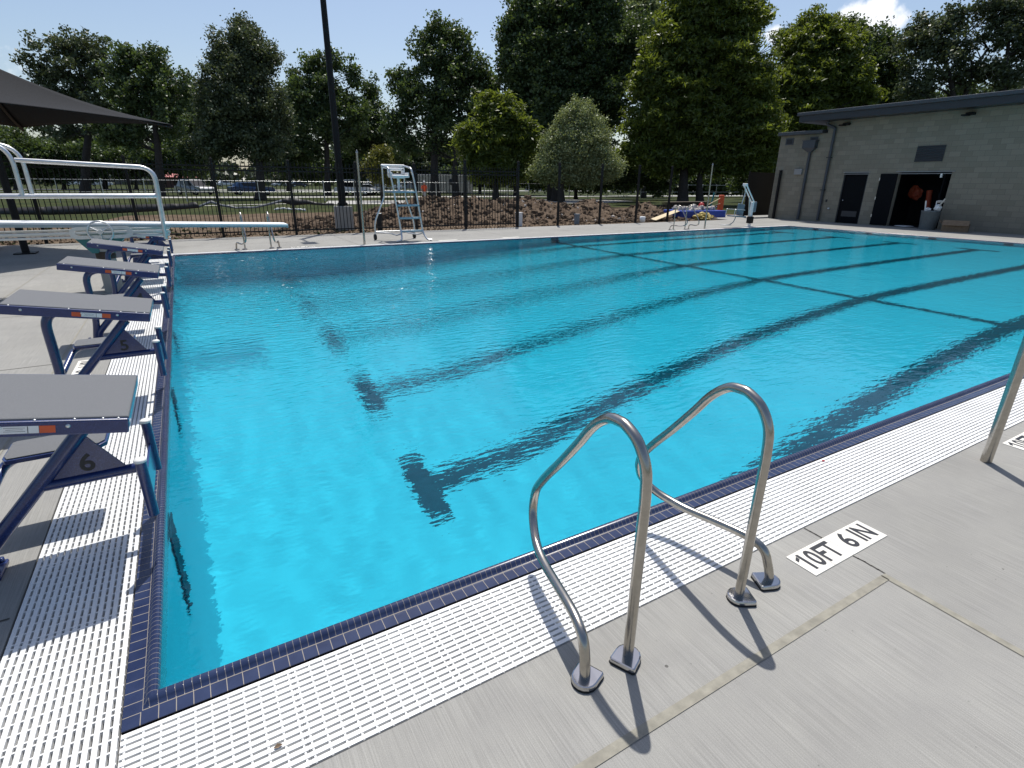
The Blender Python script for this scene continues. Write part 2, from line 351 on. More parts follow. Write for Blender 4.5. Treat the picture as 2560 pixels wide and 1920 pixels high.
def thing(name, label, cat, loc=(0, 0, 0), rz=0, group=None):
    o = bpy.data.objects.new(name, None); COL.objects.link(o); o.location = loc; o.rotation_euler = (0, 0, rz); o.empty_display_size = .1
    return tag(o, label, cat, group)
def kind(o, k): o['kind'] = k; return o
def children(o): return [c for c in bpy.data.objects if c.parent == o]
def copy_tree(o, parent=None):
    c = o.copy(); COL.objects.link(c)
    if parent is not None: c.parent = parent
    for ch in children(o):
        copy_tree(ch, c)
    return c
def text_part(txt, size, depth, mat, parent, name, mw, bold=.0, sx=1.0):
    cu = bpy.data.curves.new('lettering', 'FONT'); cu.body = txt; cu.size = size; cu.extrude = depth; cu.align_x = 'CENTER'; cu.align_y = 'CENTER'; cu.offset = bold; cu.resolution_u = 4
    ob = bpy.data.objects.new('lettering_source', cu); COL.objects.link(ob); bpy.context.view_layer.update()
    me = bpy.data.meshes.new_from_object(ob.evaluated_get(bpy.context.evaluated_depsgraph_get())); bpy.data.objects.remove(ob); bpy.data.curves.remove(cu)
    me.transform(mw @ Matrix.Diagonal((sx, 1, 1, 1))); me.materials.clear(); me.materials.append(mat)
    o = bpy.data.objects.new(name, me); COL.objects.link(o); o.parent = parent; return o
def ray(px, py): return fw+rt*((px-1280)/FPX)+up*((960-py)/FPX)
def at_y(px, py, y): d = ray(px, py); return CAM+d*((y-CAM.y)/d.y)          # where a line of sight meets a vertical plane
def at_depth(px, py, dep): return CAM+ray(px, py)*dep
def on_ground(px, py, z=0.): d = ray(px, py); return CAM+d*((z-CAM.z)/d.z)

# ------------------------------------------------------------------ ground, deck
def ring(b, inner, outer, z):
    (a0, b0, a1, b1), (c0, d0, c1, d1) = inner, outer
    b.add([(a0, b0, z), (a1, b0, z), (a1, b1, z), (a0, b1, z), (c0, d0, z), (c1, d0, z), (c1, d1, z), (c0, d1, z)], [(4, 5, 1, 0), (5, 6, 2, 1), (6, 7, 3, 2), (7, 4, 0, 3)])
GO = .515
g = MB(); ring(g, (-GO-.15, -GO-.15, L+GO+.15, W+GO+.15), (-1500, -1500, 1500, 1500), -.06); kind(g.build('ground', M['grass']), 'structure')
d = MB(); ring(d, (-GO, -GO, L+GO, W+GO), (-16, -9, 27.5, 17.35), 0)
for a, b_ in (((-GO, -GO), (L+GO, -GO)), ((L+GO, -GO), (L+GO, W+GO)), ((L+GO, W+GO), (-GO, W+GO)), ((-GO, W+GO), (-GO, -GO)), ((-16, 17.35), (27.5, 17.35))):
    d.add([(*a, 0), (*b_, 0), (*b_, -.22), (*a, -.22)], [(0, 1, 2, 3)])
d.add([(27.5, 17.6, 0), (44, 17.6, 0), (44, 20.5, 0), (27.5, 20.5, 0), (24.2, 17.35, 0), (27.5, 17.35, 0), (24.8, 20.5, 0)], [(0, 1, 2, 3), (4, 5, 0, 3, 6)])
d.add([(24.2, 17.35, 0), (24.8, 20.5, 0), (24.8, 20.5, -.1), (24.2, 17.35, -.1), (44, 20.5, 0), (44, 20.5, -.1)], [(0, 1, 2, 3), (1, 4, 5, 2)])
deck = kind(d.build('pool_deck', M['deck']), 'structure')
# joints
def strip(name, pts, w, mat, z):
    b = MB()
    for (x0, y0), (x1, y1) in pts:
        dv = Vector((y0-y1, x1-x0, 0)).normalized()*w/2
        b.add([(x0-dv.x, y0-dv.y, z), (x1-dv.x, y1-dv.y, z), (x1+dv.x, y1+dv.y, z), (x0+dv.x, y0+dv.y, z)], [(0, 1, 2, 3)])
    return kind(b.build(name, mat), 'structure')
strip('sealant_joint', [((-12, -.925), (2.805, -.925)), ((2.815, -.91), (2.79, -6))], .034, M['sealant'], .003)
strip('sealant_joint', [((6.0, -.925), (27, -.925)), ((6.0, -.91), (6.0, -6))], .034, M['sealant'], .004)
cr = []; yy = -.517
while yy > -.9: cr.append(((2.835+R.uniform(-.003, .003), yy), (2.835+R.uniform(-.003, .003), yy-.035))); yy -= .03
strip('deck_joint', cr, .007, M['crack'], .0025)
strip('deck_joint', [((-.93, 1.6), (-.93, 17.3)), ((-2.15, -5), (-2.15, 17.3))], .012, M['sealant'], .003)
strip('deck_joint', [((-14, .69), (-.53, .69)), ((-14, 4.6), (-.95, 4.6)), ((-14, 7.2), (-.95, 7.2)), ((-14, 11.2), (-.95, 11.2)), ((-14, 14.6), (-.95, 14.6)), ((4.4, 13.6), (4.4, 17.3)), ((9.5, 13.6), (9.5, 17.3)), ((14.6, 13.6), (14.6, 17.3)), ((-.9, 15.2), (27, 15.2))], .009, M['crack'], .0025)
b = MB()
for x0, x1, y0, y1 in ((-16, 30, 17.35, 26.0),):
    pts = []; n = 60
    top = [(x0+(x1-x0)*i/n, 24.5+1.3*noise.noise((i*.23, 3.1, 0))+ (7.5 if i > 17 else (2.5 if i > 9 else -4.0))) for i in range(n+1)]
    for i in range(n): 
        a, c_ = top[i], top[i+1]
        b.add([(a[0], 17.35, -.055), (c_[0], 17.35, -.055), (c_[0], c_[1], -.055), (a[0], a[1], -.055)], [(0, 1, 2, 3)])
kind(b.build('bare_soil_ground', M['soil']), 'structure')

# ------------------------------------------------------------------ pool
pool = thing('swimming_pool', 'rectangular six lane pool with dark lane lines and navy tile edge', 'swimming pool')
def floor_z(x):
    xs = (0, 3.6, 10.7, L); zs = (-3.30, -3.15, -1.42, -1.05)
    return float(np.interp(x, xs, zs))
XS = [0, 3.6, 10.7, L]
b = MB()
for i in range(3):
    x0, x1 = XS[i], XS[i+1]; z0, z1 = floor_z(x0), floor_z(x1)
    b.add([(x0, 0, z0), (x1, 0, z1), (x1, W, z1), (x0, W, z0)], [(0, 1, 2, 3)])
    b.add([(x0, 0, z0), (x1, 0, z1), (x1, 0, -.13), (x0, 0, -.13)], [(0, 1, 2, 3)])
    b.add([(x0, W, z0), (x1, W, z1), (x1, W, -.13), (x0, W, -.13)], [(0, 1, 2, 3)])
for x in (0, L): b.add([(x, 0, floor_z(x)), (x, W, floor_z(x)), (x, W, -.13), (x, 0, -.13)], [(0, 1, 2, 3)])
basin = b.build('basin', M['plaster'], pool)
LY = [W-1.175-2.137*k for k in range(6)]
recv = [basin]
def floor_strip(b, x0, x1, y0, y1, dz):
    cuts = sorted({x0, x1, *[x for x in XS if x0 < x < x1]})
    for a, c_ in zip(cuts, cuts[1:]):
        b.add([(a, y0, floor_z(a)+dz), (c_, y0, floor_z(c_)+dz), (c_, y1, floor_z(c_)+dz), (a, y1, floor_z(a)+dz)], [(0, 1, 2, 3)])
for y in LY:
    b = MB(); floor_strip(b, 2.33, L-2.30, y-.15, y+.15, .005); floor_strip(b, 2.08, 2.33, y-.54, y+.54, .005); floor_strip(b, L-2.30, L-2.05, y-.54, y+.54, .005)
    recv.append(b.build('lane_line', M['lane_tile'], pool))
b = MB(); b.add([(10.62, .0, floor_z(10.62)+.012), (10.78, .0, floor_z(10.78)+.012), (10.78, W, floor_z(10.78)+.012), (10.62, W, floor_z(10.62)+.012)], [(0, 1, 2, 3)])
for y, s in ((W, -1),): b.bb((10.45, y-.012, floor_z(10.6)), (10.75, y-.004, -.10))
recv.append(b.build('slope_break_line', M['lane_tile'], pool))
for y in LY:
    for x, s in ((0, 1), (L, -1)):
        b = MB(); b.bb((x+s*.004, y-.125, -1.0), (x+s*.012, y+.125, -.14)); recv.append(b.build('wall_target', M['lane_tile'], pool))
    b = MB(); b.bb((L-.0015+.0, y-.3, -.05), (L-.006, y+.3, .012)); b.build('wall_target', M['lane_tile'], pool)
# coping: flat tile, cove, bullnose, waterline tile; swept round the pool with mitred corners
prof = [(.105, -.05), (.105, .004), (.058, .004), (.050, .005), (.044, .009), (.038, .019), (.031, .026), (.022, .030), (.013, .029), (.005, .024), (.001, .015), (.0, .003), (.0, -.13)]
prof_l = [0]
for (a, z), (a2, z2) in zip(prof, prof[1:]): prof_l.append(prof_l[-1]+math.hypot(a2-a, z2-z))
def corner(k, dd): return [(-dd, -dd), (L+dd, -dd), (L+dd, W+dd), (-dd, W+dd)][k % 4]
me = bpy.data.meshes.new('coping'); vs, fs, uvs = [], [], []
for k in range(4):
    for i in range(len(prof)-1):
        (d0, z0), (d1, z1) = prof[i], prof[i+1]
        a0, a1, c0, c1 = corner(k, d0), corner(k, d1), corner(k+1, d0), corner(k+1, d1)
        o = len(vs); vs += [(*a0, z0), (*c0, z0), (*c1, z1), (*a1, z1)]; fs.append((o, o+1, o+2, o+3))
        ax = 0 if k % 2 == 0 else 1
        uvs += [(a0[ax]+.105, prof_l[i]-.054), (c0[ax]+.105, prof_l[i]-.054), (c1[ax]+.105, prof_l[i+1]-.054), (a1[ax]+.105, prof_l[i+1]-.054)]
me.from_pydata(vs, [], fs); ul = me.uv_layers.new(name='UVMap')
for i, uvv in enumerate(uvs): ul.data[i].uv = uvv
bm = bmesh.new(); bm.from_mesh(me); bmesh.ops.remove_doubles(bm, verts=bm.verts, dist=.0002); bmesh.ops.recalc_face_normals(bm, faces=bm.faces); bm.to_mesh(me); bm.free()
me.materials.append(M['tile']); me.polygons.foreach_set('use_smooth', [True]*len(me.polygons))
cop = bpy.data.objects.new('coping', me); COL.objects.link(cop); cop.parent = pool
md = cop.modifiers.new('split', 'EDGE_SPLIT'); md.split_angle = math.radians(55)
recv.append(cop)
for o in recv: o.cycles.is_caustics_receiver = True
# water: rippled sheet (random wave field made with an inverse Fourier transform)
def wave_field(n, m, dx, lmin, lmax, seed, aniso=0., ang=0.):
    rg = np.random.default_rng(seed); kx = np.fft.fftfreq(n, dx)[:, None]; ky = np.fft.fftfreq(m, dx)[None, :]
    k = np.hypot(kx, ky)+1e-9; spec = np.exp(-((np.log(k)-np.log(1/math.sqrt(lmin*lmax)))/(.5*np.log(lmax/lmin)))**2)/k**1.0
    if aniso: spec = spec*(1-aniso+aniso*np.abs((kx*math.cos(ang)+ky*math.sin(ang))/k)**2)
    h = np.fft.ifft2((rg.normal(size=(n, m))+1j*rg.normal(size=(n, m)))*spec).real
    gx, gy = np.gradient(h, dx); return h/np.sqrt((gx**2+gy**2).mean())
nx, ny = 572, 328; dx = L/(nx-1); dy = W/(ny-1)
hf = wave_field(640, 400, .04, .55, 1.6, 3)[:nx, :ny]*.0065 + wave_field(640, 400, .04, .22, .5, 4, .6, .55)[:nx, :ny]*.0075
X, Y = np.meshgrid(np.arange(nx)*dx, np.arange(ny)*dy, indexing='ij')
calm = (.55+.55*np.clip((Y-3)/6, 0, 1))*(1-.35*np.clip((X-8)/8, 0, 1))
co = np.stack([X, Y, WATER_Z+hf*calm], -1).reshape(-1, 3)
idx = np.arange(nx*ny).reshape(nx, ny); fa = np.stack([idx[:-1, :-1], idx[1:, :-1], idx[1:, 1:], idx[:-1, 1:]], -1).reshape(-1, 4)
def np_mesh(name, co, fa, mat, smooth=False, tint=None):
    me = bpy.data.meshes.new(name); me.vertices.add(len(co)); me.vertices.foreach_set('co', np.ascontiguousarray(co, dtype=np.float32).ravel())
    nf, k = fa.shape; me.loops.add(nf*k); me.loops.foreach_set('vertex_index', np.ascontiguousarray(fa, dtype=np.int32).ravel())
    me.polygons.add(nf); me.polygons.foreach_set('loop_start', np.arange(nf, dtype=np.int32)*k)
    if smooth: me.polygons.foreach_set('use_smooth', np.ones(nf, dtype=bool))
    if tint is not None:
        at = me.attributes.new('tint', 'FLOAT', 'POINT'); at.data.foreach_set('value', np.ascontiguousarray(tint, dtype=np.float32))
    me.materials.append(mat); me.update(); me.validate()
    o = bpy.data.objects.new(name, me); COL.objects.link(o); return o
water = kind(np_mesh('water', co, fa, M['water'], True), 'structure'); water.cycles.is_caustics_caster = True

# ------------------------------------------------------------------ gutter channel and gratings
b = MB()
for x0, x1, y0, y1 in ((-GO, L+GO, -GO, -.105), (-GO, L+GO, W+.105, W+GO), (-GO, -.105, -.105, W+.105), (L+.105, L+GO, -.105, W+.105)):
    b.add([(x0, y0, -.07), (x1, y0, -.07), (x1, y1, -.07), (x0, y1, -.07)], [(0, 1, 2, 3)])
b.add([(-.105, -.105, -.10), (L+.105, -.105, -.10), (L+.105, -.105, .0), (-.105, -.105, .0)], [(0, 1, 2, 3)])
kind(b.build('gutter_floor', M['trench']), 'structure')
def grating(axis, lo, hi, d0, d1, label):
    b = MB(); n = 16; pitch = (d1-d0)/n; w = pitch*.62
    def bx(a0, a1, e0, e1, z0, z1):
        if axis == 'x': b.bb((a0, e0, z0), (a1, e1, z1))
        else: b.bb((e0, a0, z0), (e1, a1, z1))
    a = lo
    while a < hi-1e-3:                                  # modules about half a metre long
        e = min(a+.508, hi)
        for i in range(n):
            c = d0+(i+.5)*pitch; bx(a+.0005, e-.0005, c-w/2, c+w/2, -.022, 0)
        t = a+.012
        while t < e-.006: bx(t-.003, t+.003, d0+.003, d1-.003, -.020, -.0022); t += .0484
        a = e
    return tag(b.build('gutter_grating', M['white_plastic']), label, 'grating', 'white gutter gratings round the pool')
grating('x', -.105, L+.105, -GO+.004, -.109, 'white slatted gutter grating under the near handrails along the long edge')
grating('x', -.105, L+.105, W+.109, W+GO-.004, 'white slatted gutter grating on the far long edge by the lifeguard chair')
grating('y', -GO+.004, W+GO-.004, -GO+.004, -.109, 'white slatted gutter grating running beneath the row of starting blocks')
grating('y', -GO+.004, W+GO-.004, L+.109, L+GO-.004, 'white slatted gutter grating on the short edge facing the pump house')

# ------------------------------------------------------------------ starting blocks
def make_block():
    t = thing('starting_block', 'x', 'starting block')
    Rl = .032
    b = MB(); b.tube(fillet([(-.18, 0, .640), (-.66, 0, .10), (-.665, 0, .02)], .05), Rl, 14); b.build('front_leg', M['block_blue'], t)
    b = MB(); b.tube(fillet([(-.36, 0, .740), (-.655, 0, .765), (-.655, 0, .25), (-.70, 0, .02)], [.25, .2], 8), Rl, 14); b.build('rear_leg', M['block_blue'], t)
    b = MB(); b.tube([(-.41, 0, .372), (-.03, 0, .372)], .024, 12); b.build('cross_bar', M['block_blue'], t)
    b = MB(); b.rbox((-.70, 0, .010), (.17, .15, .02), .006)
    for sx in (-1, 1):
        for sy in (-1, 1): b.lathe([(.0, .040), (.012, .040), (.013, .024)], (-.70+sx*.065, sy*.055, 0), 8)
    b.build('base_plate', M['block_blue'], t)
    rot = Euler((0, math.radians(10.2), 0)).to_matrix(); ctr = Vector((-.405, 0, .776))
    P = lambda x, y, z: ctr+rot @ Vector((x, y, z))
    fr = MB()
    fr.rbox(P(0, -.300, .000), (.83, .018, .062), .006, rot); fr.rbox(P(0, .300, .000), (.83, .018, .062), .006, rot); fr.rbox(P(.408, 0, .004), (.016, .60, .045), .006, rot); fr.rbox(P(-.408, 0, .004), (.016, .60, .045), .006, rot)
    fr.rbox(P(0, 0, .002), (.80, .582, .03), .004, rot)
    pf = fr.build('platform', M['block_blue'], t)
    b = MB(); b.rbox(P(.002, 0, .026), (.824, .578, .022), .008, rot); b.build('tread', M['tread'], pf)
    for xx in (-.30, .02, .22):
        b = MB(); b.lathe([(0, .004), (.006, .004), (.009, .0), (.009, -.001)], P(xx, -.309, .008), 10, rot @ Euler((math.pi/2, 0, 0)).to_matrix()); b.build('bolt', M['galv'], pf)
    for xx in (-.36, -.05, .12, .24, .33, .38): b = MB(); b.lathe([(0, .003), (.004, .002), (.0055, .0)], P(xx, -.298, .033), 8, rot); b.build('bolt', M['galv'], pf)
    st = MB(); st.rbox(P(.075, -.3096, -.002), (.115, .0012, .030), .0003, rot); s1 = st.build('warning_sticker', M['white_paint'], pf)
    for xo, wo in ((-.010, .050), (.158, .048)):
        st = MB(); st.rbox(P(xo, -.3098, -.002), (wo, .0012, .030), .0003, rot); st.build('orange_band', M['orange'], s1)
    st = MB()
    for k in range(3): st.rbox(P(.062, -.3105, .006-.007*k), (.062-.012*(k == 1), .0006, .0012), .0002, rot)
    st.rbox(P(.1005, -.3105, -.002), (.0022, .0006, .028), .0002, rot); st.build('print', M['ink'], s1)
    b = MB(); b.prism([(-.205, .006, .575), (-.365, .006, .392), (-.085, .006, .388)], (0, -.012, 0)); b.build('number_plate', M['block_blue'], t)
    b = MB()     # backstroke grips
    for s in (-1, 1):
        h = MB(); h.tube([(0, s*.236, .235), (.0, s*.236, .505)], .0215, 14); hh = h.build('backstroke_grip', M['block_blue'], t)
        h = MB(); h.lathe([(0, .519), (.018, .518), (.0255, .512), (.0255, .503), (.0, .503)], (0, s*.236, 0), 16); h.build('cap', M['white_plastic'], hh)
    b.rbox((-.004, 0, .325), (.012, .46, .13), .004); b.build('grip_plate', M['block_blue'], t)
    stp = MB(); stp.prism([(-.600, .34, .380), (-.585, .30, .380), (-.215, .30, .380), (-.190, .33, .380), (-.190, .515, .380), (-.215, .535, .380), (-.585, .535, .380), (-.60, .52, .380)], (0, 0, .022))
    so = stp.build('side_step', M['block_blue'], t, .004)
    b = MB(); b.prism([(-.590, .345, .4025), (-.575, .310, .4025), (-.222, .310, .4025), (-.199, .338, .4025), (-.199, .51, .4025), (-.22, .526, .4025), (-.575, .526, .4025), (-.59, .515, .4025)], (0, 0, .006)); b.build('tread', M['tread'], so)
    b = MB(); b.tube(fillet([(-.42, .42, .374), (-.60, .40, .370), (-.68, .03, .22)], .08), .022, 10); b.build('step_bracket', M['block_blue'], so)
    return t
BY = [1.065+2.137*k for k in range(6)]
blk = make_block()
seq = ['closest to the pool corner', 'second along the edge', 'third along the edge', 'fourth along the left edge', 'just before the diving springboard', 'farthest, half hidden by the springboard']
for k, y in enumerate(BY):
    o = blk if k == 0 else copy_tree(blk)
    o.location = (0, y, 0); n = 6-k
    tag(o, f'blue starting block numbered {n} with grey sloping platform, {seq[k]}' if k < 3 else f'blue starting block with grey platform, {seq[k]}', 'starting block', 'starting blocks along the left edge')
for k, y in enumerate(BY):
    o = blk if k == 0 else [q for q in bpy.data.objects if q.name.startswith('starting_block') and abs(q.location.y-y) < .01 and q.parent is None][0]
    npz = [c for c in children(o) if c.name.startswith('number_plate')][0]
    mw = Matrix.Translation((-.225, -.0068, .444)) @ Euler((math.pi/2, 0, 0)).to_matrix().to_4x4()
    text_part(str(6-k), .115, .0006, M['ink'], npz, 'number', mw, .0025, 1.05)

# ------------------------------------------------------------------ handrails
def make_rail(flare):
    f = flare
    pts = [(0, 0, .0), (0, 0, .15), (0, 0, .30), (0, 0, .42), (0, 0, .52), (0, 0, .61)]
    arc = [(0, .001, .70), (0, .012, .795), (0, .055, .868), (0, .115, .903), (0, .155, .907), (0, .20, .90), (0, .25, .868), (0, .30, .818), (0, .36, .738), (0, .47, .602)]
    low = [(0, .55, .510), (0, .606, .44), (0, .645, .381), (f*.005, .657, .316), (f*.02, .638, .255), (f*.05, .574, .208), (f*.08, .496, .186), (f*.105, .40, .178), (f*.135, .265, .184), (f*.16, .150, .187), (f*.175, .084, .178), (f*.186, .040, .152), (f*.192, .018, .104), (f*.199, .002, .04), (f*.2, 0, .0)]
    return smooth_path(pts+arc+low, 6)
def make_ladder(name, label):
    t = thing(name, label, 'handrail', group='stainless pool handrails')
    for x, f in ((-.309, -1), (.309, 1)):
        b = MB(); b.tube([Vector((x, 0, 0))+p for p in make_rail(f)], .0195, 16); rail = b.build('rail', M['steel'], t)
        for fx, s in ((0, 1), (f*.2, -1)):
            e = MB(); cx = x+fx
            prof = [Vector((math.cos(a)*.048, math.sin(a)*.048)) for a in np.linspace(-math.pi/2*1.0, math.pi/2*1.0, 9)]
            poly = [Vector((v.x, v.y)) for v in prof]+[Vector((-.052, .050)), Vector((-.058, .042)), Vector((-.058, -.042)), Vector((-.052, -.050))]
            ang = (math.radians(205) if s > 0 else math.radians(25)) if f < 0 else (math.radians(-25) if s > 0 else math.radians(155))
            rr = Matrix.Rotation(ang+math.pi, 2)
            e.prism([(cx+(rr @ v).x, (rr @ v).y, .004) for v in poly], (0, 0, .021)); eo = e.build('escutcheon_plate', M['chrome'], rail, .006)
            e = MB(); e.prism([(cx+(rr @ v).x*1.02, (rr @ v).y*1.02, .0005) for v in poly], (0, 0, .005)); e.build('gasket', M['rubber'], eo)
    return t
lad = make_ladder('pool_handrail', 'curved stainless handrail pair in the foreground beside the depth marker'); lad.location = (1.803, -.685, 0)
for x, y, lb in ((1.85, W+.68, 'curved stainless handrail pair beyond the tip of the springboard'), (16.92, W+.68, 'curved stainless handrail pair on the far edge near the pool lift')):
    o = copy_tree(lad); o.location = (x, y, 0); o.rotation_euler = (0, 0, math.pi); o['label'] = lb

# ------------------------------------------------------------------ flag poles, depth markers
def make_pole():
    b = MB(); b.tube([(0, 0, 0), (0, 0, 2.38)], .0305, 18); b.lathe([(.0, 2.44), (.012, 2.435), (.018, 2.40), (.0335, 2.385), (.0335, 2.36)], seg=16)
    return b.build('flag_pole', M['steel'])
pl = make_pole(); pl.location = (4.545, -.657, 0); tag(pl, 'slim steel flag pole at the right, cut by the picture edge beside a depth marker', 'pole', 'steel backstroke flag poles')
for x, lb in ((4.58, 'slim steel flag pole just left of the lifeguard chair'), (18.29, 'slim steel flag pole between the far handrail and the pool lift')):
    o = pl.copy(); COL.objects.link(o); o.location = (x, W+.63, 0); o['label'] = lb
def make_marker(txts, name='depth_marker'):
    t = thing(name, 'x', 'depth marker', group='depth markers set in the deck')
    for i, tx in enumerate(txts):
        b = MB(); b.rbox((-.2265+.151*i, 0, .002), (.1485, .150, .0055), .001); to = b.build('tile', M['cream'], t)
        if tx: text_part(tx, .150, .0003, M['ink'], to, 'lettering', Matrix.Translation((-.2265+.151*i+(.008 if tx in ('10', '6') else -.012), -.002, .0052)), .0035, .80 if len(tx) > 1 else .95)
    if txts[0] == '10':
        b = MB(); b.prism([(-.2265+.008-.068, .036, .0052), (-.2265+.008-.042, .052, .0052), (-.2265+.008-.042, .032, .0052), (-.2265+.008-.068, .018, .0052)], (0, 0, .0006)); b.build('lettering', M['ink'], [c for c in children(t)][0])
    return t
mk = make_marker(['10', 'FT', '6', 'IN']); mk.location = (2.545+.296, -.690, 0); mk['label'] = 'white depth marker reading 10FT 6 IN beside the foreground handrail'
for x, y, rz, lb in ((4.945+.31, -.672, 0, 'white depth marker at the right edge behind the steel pole'), (-.70, 4.30, -math.pi/2, 'white depth marker on the left deck behind the number 5 block'), (2.95, W+.69, math.pi, 'white depth marker on the far deck left of the steel pole')):
    o = copy_tree(mk); o.location = (x, y, 0); o.rotation_euler = (0, 0, rz); o['label'] = lb
for x, lb in ((7.15, 'white floor tiles set in the far deck just right of the lifeguard chair'), (9.35, 'white floor tiles set in the far deck in front of the dirt mounds')):
    t = thing('floor_tile_marker', lb, 'floor marker', (x, W+.69, 0), 0, 'depth markers set in the deck')
    for i in range(4):
        b = MB(); b.rbox((-.2265+.151*i, 0, .002), (.1485, .150, .0055), .001); b.build('tile', M['cream'], t)

# ------------------------------------------------------------------ diving springboard
DY = 8.78
dv = thing('diving_springboard', 'white springboard on a teal stand with steel guard rails and round fulcrum wheel', 'diving board', (-1.6, DY, 0))
def dbuild(b, *a, **k): 
    b.v = [(v[0]+1.6, v[1]-DY, v[2]) for v in b.v]; return b.build(*a, **k)
y0, y1 = DY-.25, DY+.25
bd = MB(); bd.prism([(-3.6, y0, 1.105), (1.80, y0, .926), (1.87, y0+.02, .922), (1.87, y1-.02, .922), (1.80, y1, .926), (-3.6, y1, 1.105)], (0, 0, .026)); bdo = dbuild(bd, 'board', M['board'], dv)
bd = MB(); 
for ya in (y0-.004, y1-.026): bd.prism([(-3.6, ya, 1.104), (1.80, ya, .925), (1.86, ya, .900), (-3.6, ya, 1.050)], (0, .03, 0))
bd.prism([(1.835, y0+.02, .922), (1.872, y0+.02, .921), (1.872, y0+.02, .89), (1.84, y0+.02, .89)], (0, .46, 0)); dbuild(bd, 'board_rib', M['board_edge'], bdo)
fr = MB()
for ya in (y0-.03, y1+.03):
    for z in (.905, .845): fr.rbox((-1.95, ya, z), (4.1, .045, .032), .006)
dbuild(fr, 'stand_rail', M['alu_paint'], dv)
fr = MB()
for ya in (y0-.075, y1+.06):
    fr = MB(); aa = [(-1.06, .09, .085, math.pi/2), (-.46, .09, .085, -math.pi/2)]
    pts = [(-1.06+.09*math.cos(a), ya, .902+.085*math.sin(a)) for a in np.linspace(math.pi/2, 3*math.pi/2, 8)]+[(-.46+.09*math.cos(a), ya, .902+.085*math.sin(a)) for a in np.linspace(-math.pi/2, math.pi/2, 8)]
    ins = [(-1.04+.04*math.cos(a), ya, .905+.038*math.sin(a)) for a in np.linspace(math.pi/2, 3*math.pi/2, 8)]+[(-.48+.04*math.cos(a), ya, .905+.038*math.sin(a)) for a in np.linspace(-math.pi/2, math.pi/2, 8)]
    n = len(pts); vs = [Vector(p) for p in pts]+[Vector(p) for p in ins]; vs += [v+Vector((0, .02, 0)) for v in vs]
    fs = []
    for i in range(n):
        j = (i+1) % n; fs += [(i, j, n+j, n+i), (2*n+j, 2*n+i, 3*n+i, 3*n+j), (i, 2*n+i, 2*n+j, j), (n+j, 3*n+j, 3*n+i, n+i)]
    fr.add(vs, fs); dbuild(fr, 'fulcrum_frame', M['alu_paint'], dv)
wh = MB(); wc = Vector((-.77, y0-.13, .918)); wr = .152
wh.tube([wc+Vector((wr*math.cos(a), 0, wr*math.sin(a))) for a in np.linspace(0, 2*math.pi, 41)], .0125, 8, False)
wheel = dbuild(wh, 'fulcrum_wheel', M['galv'], dv)
wh = MB(); wh.tube([wc+Vector((0, -.03, 0)), wc+Vector((0, .12, 0))], .034, 14); 
for a in (.5, 2.6, 4.7): wh.tube([wc, wc+Vector((wr*math.cos(a), 0, wr*math.sin(a)))], .010, 8)
dbuild(wh, 'hub', M['galv'], wheel)
tb = MB(); tb.prism([(-1.12, y0+.02, .826), (-.50, y0+.02, .826), (-.66, y0+.02, .60), (-.95, y0+.02, .60)], (0, .46, 0)); dbuild(tb, 'stand_base', M['teal'], dv, .01)
tb = MB(); tb.lathe([(0, .71), (.118, .71), (.120, .70), (.124, .0), (.124, -.01)], (-.80, DY-.12, 0), 28); fp_ = dbuild(tb, 'front_pier', M['pier'], dv)
tb = MB(); tb.lathe([(.126, .62), (.128, .61), (.128, .52), (.126, .51)], (-.80, DY-.12, 0), 28); dbuild(tb, 'strap', M['timber_dark'], fp_)
for ya in (y0-.06, y1+.06):
    r1 = MB(); r1.tube(fillet([(.035, ya, .78), (.055, ya, 1.82), (-1.52, ya, 1.885)], .20, 8), .0285, 14); dbuild(r1, 'guard_rail', M['galv'], dv)
    r1 = MB(); r1.tube([(.05, ya, 1.415), (-3.6, ya, 1.415)], .0285, 14); dbuild(r1, 'guard_rail', M['galv'], dv)
    r1 = MB(); r1.tube(fillet([(-1.545, ya, 1.40), (-1.545, ya, 2.10), (-3.5, ya, 2.12)], .30, 10), .0285, 14); dbuild(r1, 'guard_rail', M['galv'], dv)
r1 = MB(); r1.bb((-3.55, y0, .6), (-3.35, y1, 1.0)); r1.bb((-3.6, y0+.02, 0), (-3.3, y1-.02, .6)); dbuild(r1, 'rear_support', M['teal'], dv, .01)

# ------------------------------------------------------------------ shade canopy
cx, cy_, dd, zc = -3.0, 15.05, 3.46, 2.92
um = thing('shade_canopy', 'black fabric shade canopy with square hip roof on a dark mast', 'shade canopy', (cx, cy_, 0))
crn = [Vector((dd, 0, zc)), Vector((0, dd, zc)), Vector((-dd, 0, zc)), Vector((0, -dd, zc))]; apex = Vector((0, 0, zc+1.13)); N = 12
b = MB()
for k in range(4):
    A, B = crn[k], crn[(k+1) % 4]; vs = []
    for i in range(N+1):
        for j in range(N+1):
            u, w_ = i/N, j/N
            e = A.lerp(B, w_); mid = (A+B)/2; e = e-(mid-Vector((0, 0, mid.z)))*.085*4*w_*(1-w_)*1.0   # scalloped hem
            p_ = apex.lerp(e, u); p_.z -= .16*math.sin(math.pi*u)*1.0+.10*4*w_*(1-w_)*u*(1-u)*2
            p_.z += .05*4*w_*(1-w_)*u
            vs.append(p_)
    b.add(vs, [(i*(N+1)+j, (i+1)*(N+1)+j, (i+1)*(N+1)+j+1, i*(N+1)+j+1) for i in range(N) for j in range(N)], True)
fo = b.build('canopy_fabric', M['shade_fabric'], um); md = fo.modifiers.new('thickness', 'SOLIDIFY'); md.thickness = .012
